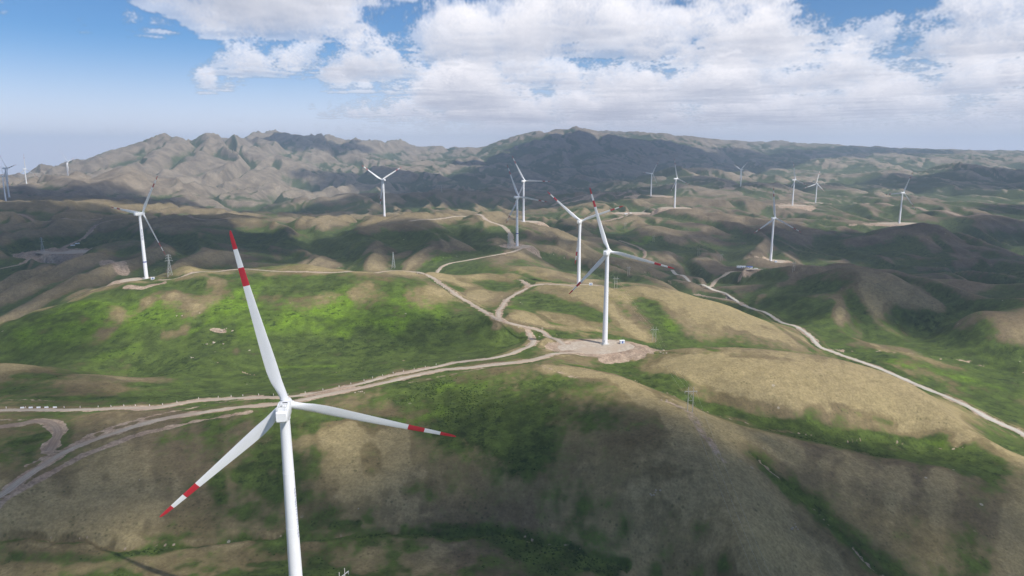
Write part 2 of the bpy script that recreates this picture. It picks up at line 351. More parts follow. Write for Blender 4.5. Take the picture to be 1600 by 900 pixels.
# far plain and the land behind the camera
extra = []
for th in np.linspace(-0.9, 0.9, 9):
    low = 1 - sstep(np.array(th), -0.62, -0.2)
    extra.append((th, 14000.0, 20.0 - 560 * low)); extra.append((th, 26000.0, -60.0 - 1500 * low))
for th in np.linspace(-0.9, 0.9, 7): extra.append((th, 60.0, 6.0)); extra.append((th, 25.0, 6.0))
extra = np.array(extra)
cth = np.concatenate([cth, extra[:, 0]]); cr = np.concatenate([cr, extra[:, 1]])
cz = np.concatenate([P3[:, 2], extra[:, 2]])
cx = cr * np.sin(cth); cyy = cr * np.cos(cth)
ce = (cz - relief(cx, cyy)) / cr

class TPS:
    def __init__(s, X, f, lam):
        s.X = X; n = len(X)
        K = s.kern(X, X) + lam * np.eye(n)
        Pm = np.c_[np.ones(n), X]
        A = np.block([[K, Pm], [Pm.T, np.zeros((3, 3))]])
        sol = np.linalg.solve(A, np.r_[f, np.zeros(3)])
        s.w = sol[:n]; s.a = sol[n:]
    def kern(s, A, B):
        d2 = ((A[:, None, :] - B[None]) ** 2).sum(-1)
        return 0.5 * d2 * np.log(d2 + 1e-12)
    def __call__(s, Q):
        out = np.empty(len(Q))
        for i in range(0, len(Q), 20000):
            q = Q[i:i + 20000]; out[i:i + 20000] = s.kern(q, s.X) @ s.w + s.a[0] + q @ s.a[1:]
        return out
tps = TPS(np.c_[cth, np.log(cr)], ce, 1e-5)

# ---------------------------------------------------------------- terrain grid (polar, finer where the land is in view)
NTH, NR = 1050, 800
ths = np.concatenate([np.linspace(-math.pi, -0.80, 60)[:-1], np.linspace(-0.80, 0.80, NTH), np.linspace(0.80, math.pi, 60)[1:-1]])
R0, R1 = 24.0, 13500.0
knots = [(24, 0), (180, 70), (260, 130), (1000, 420), (2500, 570), (8000, 760), (10500, 788), (13500, NR - 1)]
srs = np.interp(np.arange(NR), [k[1] for k in knots], [math.log(k[0]) for k in knots])
for _ in range(40):
    srs[1:-1] = 0.25 * srs[:-2] + 0.5 * srs[1:-1] + 0.25 * srs[2:]
rs = np.exp(srs)
TH, RR = np.meshgrid(ths, rs, indexing='ij')
GX = RR * np.sin(TH); GY = RR * np.cos(TH)
# smooth base on a coarse grid, then upsampled
cth_g = np.linspace(-0.86, 0.86, 260); cs_g = np.linspace(srs[0], srs[-1], 330)
CT, CS = np.meshgrid(cth_g, cs_g, indexing='ij')
E = tps(np.c_[CT.ravel(), CS.ravel()]).reshape(CT.shape)
def cubic_up(E, t, s):
    ft = np.clip((t - cth_g[0]) / (cth_g[1] - cth_g[0]), 0, len(cth_g) - 1.001)
    fs = np.clip((s - cs_g[0]) / (cs_g[1] - cs_g[0]), 0, len(cs_g) - 1.001)
    def wts(f):
        i = np.floor(f).astype(int); x = f - i
        w = [-.5 * x + x * x - .5 * x ** 3, 1 - 2.5 * x * x + 1.5 * x ** 3, .5 * x + 2 * x * x - 1.5 * x ** 3, -.5 * x * x + .5 * x ** 3]
        return i, w
    it, wt = wts(ft); js, ws = wts(fs); o = 0
    for a in range(4):
        ia = np.clip(it + a - 1, 0, len(cth_g) - 1)
        for b in range(4):
            jb = np.clip(js + b - 1, 0, len(cs_g) - 1)
            o = o + wt[a] * ws[b] * E[ia, jb]
    return o
GE = cubic_up(E, TH, np.log(RR))
fade = sstep(np.abs(TH), 0.80, 1.25)
GZ = (1 - fade) * (GE * RR) + fade * (-8 + 10 * np.sin(TH * 3) * sstep(RR, 200, 900)) + relief(GX, GY)
GZ = np.where(RR > 12000, GZ + 0.0, GZ)

def ground(x, y):
    """height of the land by bilinear lookup"""
    th = np.arctan2(x, y); s = np.log(np.maximum(np.hypot(x, y), R0 + 1e-3))
    i = np.clip(np.searchsorted(ths, th) - 1, 0, len(ths) - 2); j = np.clip(np.searchsorted(srs, s) - 1, 0, NR - 2)
    a = np.clip((th - ths[i]) / (ths[i + 1] - ths[i]), 0, 1); b = np.clip((np.exp(s) - rs[j]) / (rs[j + 1] - rs[j]), 0, 1)
    return (GZ[i, j] * (1 - a) + GZ[i + 1, j] * a) * (1 - b) + (GZ[i, j + 1] * (1 - a) + GZ[i + 1, j + 1] * a) * b
def hit(u, v, rmin=120.0):
    """where the line of sight of a photograph pixel first meets the land"""
    d = pix_dir(u, v); hl = math.hypot(d[0], d[1]); th = math.atan2(d[0], d[1]); tan = d[2] / hl
    rr = np.exp(np.linspace(math.log(rmin), math.log(20000), 6000))
    gz = ground(rr * math.sin(th), rr * math.cos(th)); ray = CAM_H + rr * tan
    below = np.nonzero(ray <= gz)[0]
    k = below[0] if len(below) else 4000
    if k > 0:
        f0 = ray[k - 1] - gz[k - 1]; f1 = ray[k] - gz[k]; t = f0 / (f0 - f1 + 1e-9); r = rr[k - 1] + t * (rr[k] - rr[k - 1])
    else: r = rr[0]
    return np.array([r * math.sin(th), r * math.cos(th)])
def project(p):
    p = np.asarray(p, float); q = p - np.array([0, 0, CAM_H])
    zc = q[1] * CP - q[2] * SP; up = q[1] * SP + q[2] * CP
    return 800 + FPX * q[0] / zc, 450 - FPX * up / zc

# ---------------------------------------------------------------- roads: pixels of the photograph -> lines on the land
def catmull(pts, step):
    pts = np.asarray(pts, float); P = np.vstack([2 * pts[0] - pts[1], pts, 2 * pts[-1] - pts[-2]]); out = []
    for i in range(1, len(P) - 2):
        n = max(2, int(np.linalg.norm(P[i + 1] - P[i]) / step))
        for t in np.linspace(0, 1, n, endpoint=False):
            a, b, c, d = P[i - 1:i + 3]
            out.append(0.5 * ((2 * b) + (c - a) * t + (2 * a - 5 * b + 4 * c - d) * t * t + (-a + 3 * b - 3 * c + d) * t ** 3))
    out.append(P[-2]); return np.array(out)
def smooth1(z, n):
    k = np.ones(2 * n + 1) / (2 * n + 1)
    return np.convolve(np.pad(z, n, mode='edge'), k, mode='valid')
ROADS = [
    ('valley_road', 'valley', 2.3, [(1640, 705), (1600, 680), (1540, 650), (1480, 620), (1380, 578), (1310, 553), (1280, 540), (1268, 527), (1240, 508), (1200, 490), (1150, 469), (1125, 456), (1100, 444), (1068, 430), (1050, 421)]),
    ('dirt_road', 'upper', 1.9, [(-60, 644), (0, 641), (120, 641), (230, 636), (310, 627), (380, 621), (440, 620), (500, 613), (560, 600), (620, 585), (700, 570), (770, 558), (815, 546), (834, 532), (826, 518), (800, 506), (770, 494), (740, 477), (710, 458), (680, 437), (656, 425)]),
    ('dirt_road', 'ridge', 1.5, [(656, 425), (600, 424), (540, 424), (470, 424), (410, 422), (370, 421), (330, 425), (285, 432), (250, 438)]),
    ('dirt_road', 'summit', 1.7, [(656, 425), (690, 417), (730, 408), (770, 398), (800, 392), (826, 387)]),
    ('dirt_road', 'lower', 2.2, [(-40, 800), (0, 772), (50, 738), (110, 702), (190, 672), (270, 651), (350, 639), (440, 630), (520, 614), (600, 598), (680, 580), (760, 571), (830, 562), (880, 548), (915, 543)]),
    ('dirt_road', 'pad link', 1.8, [(779, 497), (805, 505), (850, 520), (880, 532), (910, 540)]),
    ('dirt_road', 'saddle', 1.9, [(779, 497), (780, 484), (790, 470), (812, 456), (826, 447), (818, 440), (812, 437)]),
    ('dirt_road', 'pad three', 2.2, [(826, 447), (850, 444), (880, 445), (905, 448)]),
    ('dirt_road', 'pad eight', 2.6, [(1105, 447), (1118, 438), (1130, 430), (1145, 423), (1170, 420)]),
    ('dirt_track', 'branch', 2.0, [(1160, 474), (1130, 467), (1100, 462), (1088, 460)]),
    ('dirt_track', 'bend', 2.0, [(968, 375), (990, 383), (1003, 390), (1008, 398), (1004, 402)]),
    ('dirt_track', 'west', 2.6, [(0, 422), (30, 410), (60, 397), (90, 389), (115, 381), (130, 372), (143, 360), (150, 352), (165, 345), (190, 342)]),
    ('dirt_track', 'west crest', 3.0, [(-30, 334), (40, 336), (100, 340), (160, 341), (220, 337), (300, 339), (360, 340)]),
    ('dirt_road', 'far crest', 3.2, [(640, 346), (690, 342), (725, 338), (760, 343), (785, 352), (797, 365), (800, 378), (806, 385)]),
    ('dirt_track', 'far east', 3.2, [(935, 345), (960, 341), (985, 334), (1010, 327), (1050, 326)]),
    ('dirt_track', 'ledge', 5.0, [(862, 322), (885, 311), (910, 304), (940, 301), (975, 300), (985, 297)]),
    ('dirt_track', 'far valley', 7.0, [(1335, 316), (1380, 318), (1430, 323), (1480, 329), (1530, 334), (1600, 343)]),
    ('dirt_track', 'south slope', 2.2, [(-20, 668), (20, 664), (55, 658), (80, 661), (92, 674), (84, 690), (76, 705)]),
]
road_lines = []
for name, key, hw, pix in ROADS:
    pts = []
    for (u, v) in pix:
        p = hit(u, v)
        if pts and np.linalg.norm(p - pts[-1]) > 4.5 * max(60, np.hypot(*p) * math.hypot(u - pu, v - pv) / FPX * 2.2): continue
        pts.append(p); pu, pv = u, v
    if len(pts) < 2: continue
    pts = np.array(pts)
    rmean = np.hypot(pts[:, 0], pts[:, 1]).mean()
    step = 3.0 if rmean < 1000 else 8.0
    line = catmull(pts, step)
    for _ in range(2):
        line[1:-1] = 0.25 * line[:-2] + 0.5 * line[1:-1] + 0.25 * line[2:]
    z = ground(line[:, 0], line[:, 1]); z = smooth1(z, 5 if rmean < 1000 else 3)
    road_lines.append([name, key, hw, line, z])

# pads: the levelled gravel round each turbine  (turbine index, radius, stretch direction deg, stretch)
PADS = {1: (22, 10, 1.6, (-9, -9)), 2: (17, 0, 1.5, (3, -3)), 3: (22, 10, 1.2, (-4, -9)), 4: (21, 0, 1.25, (0, -2)), 5: (24, 0, 1.5, (0, 0)), 6: (20, 0, 1.2, (0, 0)), 7: (22, 0, 1.5, (0, 0)),
        8: (26, 0, 1.7, (0, 0)), 9: (34, 0, 1.8, (0, 0)), 10: (34, 0, 1.7, (0, 0)), 11: (32, 0, 1.6, (0, 0)), 12: (28, 0, 1.4, (0, 0)), 13: (32, 0, 2.0, (0, 0)), 14: (24, 0, 1.3, (0, 0)), 0: (18, 0, 1.2, (0, 0))}
for tb in TURB:
    tb['p'] = pix_point(*tb['base'], tb['d'])[:2]
pads = []
for i, (rad, ang, st, off) in PADS.items():
    c = TURB[i]['p'] + np.array(off, float)
    pads.append((i, c, rad, R(ang), st, float(ground(*TURB[i]['p'])) + 0.3))
# the quarry-like pad without a turbine, in the west
q = hit(105, 394); pads.append((-1, q, 26, 0.0, 2.3, float(ground(*q)) + 0.5))
q = hit(1178, 421); pads.append((-2, q, 7, -0.2, 2.2, float(ground(*q)) + 0.3))
q = hit(985, 333); pads.append((-3, q, 30, 0.2, 1.8, float(ground(*q)) + 0.3))

# incised gullies: pixel line, half-width m, depth m
GULLY = [([(-30, 842), (60, 836), (130, 842), (190, 856), (280, 850), (360, 842), (440, 838), (540, 834), (620, 830), (700, 836), (760, 832), (830, 842), (900, 858), (980, 880)], 1.7, 2.2),
         ([(985, 590), (1040, 612), (1085, 633), (1130, 650), (1180, 664), (1250, 676), (1330, 687), (1420, 693), (1500, 696)], 1.6, 1.8),
         ([(1300, 545), (1350, 548), (1420, 552), (1480, 560), (1540, 570), (1600, 582)], 2.6, 2.2), ([(1170, 705), (1240, 765), (1310, 835), (1390, 905)], 1.8, 1.4),
         ([(870, 522), (930, 540), (1000, 550), (1080, 552)], 1.4, 1.2), ([(905, 402), (960, 412), (1010, 425), (1060, 445)], 3, 2.0), ([(330, 560), (400, 585), (480, 588), (560, 575), (640, 562)], 1.6, 1.4), ([(860, 395), (900, 410), (940, 425)], 2.5, 2.0)]
gully_soil = np.zeros_like(GZ); wob = fbm(GX, GY, 16, 3, 871)
for pix, hw, dep in GULLY:
    ln = catmull(np.array([hit(u, v) for u, v in pix]), 4.0); ln = ln + 1.6 * np.stack([fbm(ln[:, 0], ln[:, 1], 18, 2, 881), fbm(ln[:, 0], ln[:, 1], 18, 2, 883)], -1)
    for k in range(len(ln) - 1):
        a = ln[k]; b = ln[k + 1]; m = (a + b) / 2; rr_ = math.hypot(*m); reach = hw * 4 + 6
        i0, i1 = np.searchsorted(ths, [math.atan2(*m) - reach / rr_, math.atan2(*m) + reach / rr_]); j0, j1 = np.searchsorted(rs, [rr_ - reach, rr_ + reach])
        X = GX[i0:i1, j0:j1]; Y = GY[i0:i1, j0:j1]
        ab = b - a; t_ = np.clip(((X - a[0]) * ab[0] + (Y - a[1]) * ab[1]) / (ab @ ab + 1e-9), 0, 1); d_ = np.hypot(X - a[0] - t_ * ab[0], Y - a[1] - t_ * ab[1]) * (1 + .5 * wob[i0:i1, j0:j1])
        gully_soil[i0:i1, j0:j1] = np.maximum(gully_soil[i0:i1, j0:j1], dep * np.exp(-(d_ / hw) ** 2))
GZ = GZ - gully_soil
soil = np.zeros_like(GZ)
soil = np.maximum(soil, 0.62 * sstep(gully_soil, .35, .9) * (1 - sstep(gully_soil, 1.3, 1.8)) * sstep(wob, -.25, .35))
edge_n = fbm(GX, GY, 14, 3, 77)
edge_f = fbm(GX, GY, 70, 3, 79)
padmask = np.zeros_like(GZ)
def pad_rho(c, rad, ang, st, X, Y):
    dx = X - c[0]; dy = Y - c[1]
    a = (dx * math.cos(ang) + dy * math.sin(ang)) / st; b = -dx * math.sin(ang) + dy * math.cos(ang)
    return np.hypot(a, b) / rad
for i, c, rad, ang, st, z in pads:
    rc = math.hypot(*c); M = (np.abs(GX - c[0]) < rad * st * 3) & (np.abs(GY - c[1]) < rad * 3 * max(1, st * .6))
    X, Y = GX[M], GY[M]; rho = pad_rho(c, rad, ang, st, X, Y) + 0.13 * edge_n[M]
    gz = GZ[M]
    w = 1 - sstep(rho, 1.0, 1.75)
    nz = gz * (1 - w) + z * w
    GZ[M] = nz
    s0 = 1 - sstep(rho, 1.12, 1.34)
    # tipped spoil runs down the low side
    spoil = (1 - sstep(rho, 1.4, 1.85)) * sstep(z - gz, 0.4, 1.6)
    soil[M] = np.maximum(soil[M], np.maximum(s0, spoil))
    GZ[M] += np.maximum(spoil, .0) * sstep(rho, 1.05, 1.25) * (.55 * edge_n[M] + .45 * fbm(X, Y, 4.5, 2, 93))
road_d = np.full(GZ.shape, 1e9)
for name, key, hw, line, z in road_lines:
    rmean = np.hypot(line[:, 0], line[:, 1]).mean()
    reach = hw + max(9.0, rmean * 0.012)
    z[:] = smooth1(ground(line[:, 0], line[:, 1]), 5 if rmean < 1000 else 3)
    lo = line.min(0) - reach; hi = line.max(0) + reach
    M = (GX > lo[0]) & (GX < hi[0]) & (GY > lo[1]) & (GY < hi[1])
    idx = np.nonzero(M.ravel())[0]; X = GX.ravel()[idx]; Y = GY.ravel()[idx]
    best = np.full(len(idx), 1e9); bz = np.zeros(len(idx))
    for k in range(len(line) - 1):
        a = line[k]; b = line[k + 1]; ab = b - a; L2 = ab @ ab + 1e-9
        near = np.nonzero((np.abs(X - a[0]) < reach + 12) & (np.abs(Y - a[1]) < reach + 12))[0]
        if not len(near): continue
        t = np.clip(((X[near] - a[0]) * ab[0] + (Y[near] - a[1]) * ab[1]) / L2, 0, 1)
        d = np.hypot(X[near] - a[0] - t * ab[0], Y[near] - a[1] - t * ab[1])
        m = d < best[near]; nn = near[m]; best[nn] = d[m]; bz[nn] = (z[k] + t * (z[k + 1] - z[k]))[m]
    cell = np.maximum(1.0, rmean * 0.003)
    w = 1 - sstep(best, hw + cell, reach)
    flat = GZ.ravel(); drop = 0.10 + 0.25 * (rmean > 1000) + 0.5 * (rmean > 2000)
    flat[idx] = flat[idx] * (1 - w) + (bz - drop * (best < hw + cell * 2)) * w
    GZ = flat.reshape(GZ.shape)
    rd = road_d.ravel(); rd[idx] = np.minimum(rd[idx], best - hw); road_d = rd.reshape(GZ.shape)
# cut and fill along the lower road leaves a pale verge
verge = (1 - sstep(road_d + 2.2 * edge_n + 1.0 * edge_f, 0.0, 4.2)) * 0.8
soil = np.maximum(soil, verge)

# ---------------------------------------------------------------- plant cover: green in hollows and on the shaded side, dry on spurs and sunny slopes
dths = np.gradient(ths)[:, None]
gr = np.gradient(GZ, axis=1) / np.gradient(RR, axis=1); gt = np.gradient(GZ, axis=0) / (dths * RR)
nx = -(gr * np.sin(TH) + gt * np.cos(TH)); ny = -(gr * np.cos(TH) - gt * np.sin(TH))
slope = np.hypot(nx, ny)
def blur(A, n):
    c = np.cumsum(np.pad(A, ((n + 1, n), (0, 0)), mode='edge'), axis=0); A = (c[2 * n + 1:] - c[:-2 * n - 1]) / (2 * n + 1)
    c = np.cumsum(np.pad(A, ((0, 0), (n + 1, n)), mode='edge'), axis=1); return (c[:, 2 * n + 1:] - c[:, :-2 * n - 1]) / (2 * n + 1)
conc = (blur(blur(GZ, 14), 14) - GZ) / (RR * 0.0048)
conc2 = (blur(blur(GZ, 4), 4) - GZ) / (RR * 0.0022)
aspect = -nx * 0.78 + ny * 0.62          # facing away from the noon sun
sc = np.clip(RR / 600, 0.6, 6)
patch = fbm(GX / sc, GY / sc, 120, 4, 201, 0.55); patch2 = fbm(GX / sc, GY / sc, 26, 3, 222, 0.55)
green = 0.57 - 0.04 * sstep(RR, 500, 700) + 0.05 * sstep(RR, 850, 1200) + 0.10 * sstep(RR, 1700, 3500) + (1.25 + .7 * sstep(RR, 1500, 3500)) * np.clip(aspect, -0.4, 0.5) + (0.18 + 0.26 * sstep(RR, 430, 600)) * np.clip(conc, -1, 1) + 0.18 * np.clip(conc2, -1, 1) + 0.40 * patch + 0.18 * patch2
lush = np.zeros_like(GZ); bare = np.zeros_like(GZ)
GREEN = [  # pixel stroke, width in pixels, amount
    ([(0, 520), (60, 495), (150, 465), (215, 450)], 26, 0.6), ([(40, 585), (200, 600), (330, 603)], 14, 0.4), ([(60, 622), (250, 620)], 7, 0.4),
    ([(60, 540), (220, 520), (420, 510), (620, 500), (740, 510)], 60, 0.75), ([(760, 640), (820, 700), (880, 780)], 100, 0.26), ([(900, 620), (980, 660)], 40, 0.15), ([(60, 500), (150, 470), (300, 445), (450, 440), (640, 440)], 34, 0.75), ([(250, 575), (450, 570), (640, 555), (790, 525)], 18, 0.45),
    ([(400, 450), (520, 455), (640, 450)], 26, 0.25),
    ([(0, 380), (230, 375), (450, 380), (640, 385), (770, 365)], 50, 0.60), ([(100, 390), (190, 365)], 16, 0.3), ([(560, 405), (700, 400), (760, 392)], 12, 0.35),
    ([(830, 465), (880, 480), (930, 495)], 22, 0.5), ([(800, 480), (860, 505), (1000, 535), (1120, 548)], 7, 0.5), ([(1010, 475), (1030, 505), (1060, 530)], 20, 0.45),
    ([(650, 610), (720, 620), (770, 660), (830, 720)], 44, 0.42), ([(830, 600), (930, 600)], 14, 0.25), ([(500, 655), (560, 650), (620, 660)], 9, 0.5),
    ([(890, 570), (960, 583), (1090, 632), (1200, 664), (1330, 683), (1450, 692), (1560, 694)], 9, 0.75), ([(1180, 715), (1250, 775), (1320, 840), (1400, 905)], 30, 0.55),
    ([(0, 868), (140, 872), (260, 858)], 9, 0.5), ([(640, 830), (760, 830), (880, 862), (960, 895)], 13, 0.6), ([(520, 822), (560, 818)], 8, 0.6), ([(380, 735), (430, 770)], 14, 0.4), ([(390, 882), (450, 880)], 6, 0.5), ([(30, 690), (70, 680)], 10, 0.45),
    ([(780, 845), (860, 880)], 14, 0.4), ([(900, 885), (980, 880)], 8, 0.5),
    ([(1300, 630), (1390, 658)], 9, 0.6), ([(1050, 590), (1070, 600)], 10, 0.3), ([(1150, 480), (1230, 520), (1270, 548)], 7, 0.5), ([(1310, 545), (1440, 570), (1600, 612)], 26, 0.55),
    ([(1150, 430), (1200, 440), (1240, 470)], 24, 0.4), ([(1400, 480), (1460, 500)], 14, 0.4), ([(985, 395), (1030, 365)], 14, 0.5), ([(1110, 385), (1190, 395)], 16, 0.35), ([(1270, 350), (1300, 385)], 13, 0.4), ([(880, 330), (960, 345)], 20, 0.4),
    ([(850, 400), (900, 405)], 12, 0.3), ([(1590, 640), (1600, 660)], 16, 0.4), ([(1540, 690), (1600, 700)], 9, 0.4)]
TAN = [
    ([(40, 890), (250, 880), (480, 870), (700, 880)], 34, 0.45), ([(120, 800), (300, 800), (420, 800)], 40, 0.30), ([(560, 790), (700, 790)], 30, 0.2), ([(1000, 860), (1100, 880)], 40, 0.25),
    ([(470, 690), (560, 680), (600, 690)], 34, 0.55), ([(520, 740), (640, 770)], 36, 0.30), ([(200, 720), (330, 740)], 40, 0.15),
    ([(690, 430), (740, 450), (770, 480)], 20, 0.55), ([(1040, 460), (1110, 480), (1190, 520)], 22, 0.65), ([(940, 470), (980, 510), (1010, 530)], 14, 0.6), ([(850, 508), (940, 518)], 6, 0.5),
    ([(1040, 570), (1160, 590), (1280, 610), (1420, 650), (1500, 680)], 30, 0.7), ([(1150, 555), (1230, 562)], 8, -0.25),
    ([(335, 440), (305, 490), (275, 525)], 19, 0.50), ([(235, 465), (180, 505), (140, 535)], 15, 0.45), ([(280, 520), (320, 515)], 16, 0.4), ([(90, 490), (60, 520)], 10, 0.35), ([(440, 445), (470, 455)], 14, 0.25),
    ([(620, 380), (635, 400)], 12, 0.5), ([(730, 370), (740, 378)], 10, 0.35), ([(420, 390), (440, 410)], 14, 0.45), ([(270, 460), (290, 440)], 10, 0.3),
    ([(860, 575), (960, 590), (1040, 640), (1080, 690)], 18, 0.5), ([(960, 640), (900, 720), (1000, 780)], 60, 0.15), ([(1100, 720), (1150, 850)], 40, 0.3), ([(1440, 760), (1560, 840)], 60, 0.2),
    ([(1220, 335), (1260, 330), (1330, 345)], 10, 0.6), ([(1060, 330), (1100, 328)], 8, 0.6), ([(1015, 355), (1025, 365)], 8, 0.5), ([(1300, 460), (1380, 480)], 24, 0.3), ([(1480, 520), (1560, 510)], 24, 0.2), ([(1450, 400), (1500, 390)], 40, 0.3), ([(1180, 370), (1220, 385)], 10, 0.3),
    ([(200, 270), (300, 255), (380, 290)], 50, 0.22), ([(60, 440), (120, 430)], 40, 0.3), ([(50, 310), (250, 320)], 22, 0.4)]
LUSH = [([(100, 505), (300, 480), (500, 490), (660, 480)], 46, 0.7), ([(420, 515), (520, 500), (600, 495)], 34, 0.9), ([(360, 470), (420, 440)], 14, 0.6), ([(40, 515), (120, 478)], 12, 0.8), ([(290, 525), (380, 480), (400, 460)], 7, 0.8), ([(150, 560), (220, 540)], 8, 0.4),
        ([(420, 575), (520, 572)], 7, 0.8), ([(690, 605), (745, 600)], 16, 0.8), ([(640, 660), (690, 640)], 12, 0.5), ([(1400, 565), (1480, 583), (1560, 605)], 13, 1.0), ([(860, 560), (900, 570)], 8, 0.4), ([(1040, 495), (1050, 515)], 10, 0.6),
        ([(990, 380), (1020, 366)], 8, 0.7), ([(640, 412), (700, 402)], 8, 0.6), ([(800, 478), (830, 490)], 8, 0.6), ([(960, 545), (1010, 545)], 5, 0.7), ([(1320, 640), (1360, 652)], 6, 0.4), ([(720, 430), (760, 425)], 6, 0.5), ([(1440, 690), (1540, 692)], 4, 0.6), ([(1070, 548), (1180, 552)], 4, 0.6)]
BARE = [([(1045, 628), (1075, 642), (1100, 680), (1130, 720)], 8, 0.55), ([(0, 560), (40, 575)], 12, 0.2), ([(330, 515), (350, 518)], 5, 0.9), ([(335, 535), (325, 540)], 4, 0.6), ([(170, 410), (190, 425)], 9, 0.8), ([(0, 625), (90, 627)], 2.5, 0.6),
        ([(1290, 545), (1320, 548)], 6, 0.6), ([(1420, 548), (1520, 565)], 3, 0.5), ([(870, 545), (885, 552)], 8, 0.9), ([(640, 598), (760, 575)], 3, 0.6), ([(830, 568), (900, 590)], 6, 0.5), ([(-20, 802), (60, 749), (130, 711), (210, 681), (300, 659), (390, 644)], 5.5, 0.85), ([(40, 728), (140, 680), (230, 652), (330, 630), (420, 622)], 3.0, 0.75), ([(1060, 548), (1100, 552)], 3, 0.4), ([(1000, 700), (1240, 715)], 1.2, 0.3), ([(890, 550), (940, 557), (985, 549)], 6, 1.0), ([(200, 448), (225, 450), (255, 443)], 6, 1.0), ([(880, 318), (940, 303)], 5, 0.9), ([(1330, 352), (1400, 350)], 4, 0.8),
        ([(0, 656), (60, 655)], 4, 0.5)]
def stroke(A, pix, wpx, amt):
    pts = np.array([hit(u, v) for u, v in pix]); best = np.full(GZ.shape, 9.0)
    rm = np.hypot(pts[:, 0], pts[:, 1])
    for k in range(len(pts) - 1):
        a = pts[k]; b = pts[k + 1]; ab = b - a; L2 = ab @ ab + 1e-9
        reach = 3.2 * wpx / FPX * max(rm[k], rm[k + 1])
        lo = np.minimum(a, b) - reach; hi = np.maximum(a, b) + reach
        M = (GX > lo[0]) & (GX < hi[0]) & (GY > lo[1]) & (GY < hi[1])
        X = GX[M]; Y = GY[M]
        t = np.clip(((X - a[0]) * ab[0] + (Y - a[1]) * ab[1]) / L2, 0, 1)
        d = np.hypot(X - a[0] - t * ab[0], Y - a[1] - t * ab[1]) / (wpx / FPX * RR[M])
        best[M] = np.minimum(best[M], d)
    w = 1 - sstep(best + 0.75 * patch2 + 0.40 * patch, 0.35, 1.75)
    A += amt * w
for p, w, a in GREEN: stroke(green, p, w, a)
for p, w, a in TAN: stroke(green, p, w, -a)
for p, w, a in LUSH: stroke(lush, p, w, a)
for p, w, a in BARE: stroke(bare, p, w, a)
green = np.clip(green, 0, 1); lush = np.clip(lush, 0, 1)
soil = np.clip(np.maximum(soil, bare), 0, 1)

# ---------------------------------------------------------------- materials
def principled(name, base=(0.5, 0.5, 0.5), rough=0.6, metal=0.0, spec=0.3):
    m = bpy.data.materials.new(name); m.use_nodes = True; t = NT(m.node_tree)
    b = t.node('ShaderNodeBsdfPrincipled'); o = t.node('ShaderNodeOutputMaterial'); t.l.new(b.outputs[0], o.inputs[0])
    b.inputs['Base Color'].default_value = (*base, 1); b.inputs['Roughness'].default_value = rough
    b.inputs['Metallic'].default_value = metal; b.inputs['Specular IOR Level'].default_value = spec
    return m, t, b
def bump(t, b, h, strength, dist):
    n = t.node('ShaderNodeBump'); n.inputs['Strength'].default_value = strength; n.inputs['Distance'].default_value = dist
    t.l.new(h, n.inputs['Height']); t.l.new(n.outputs[0], b.inputs['Normal'])

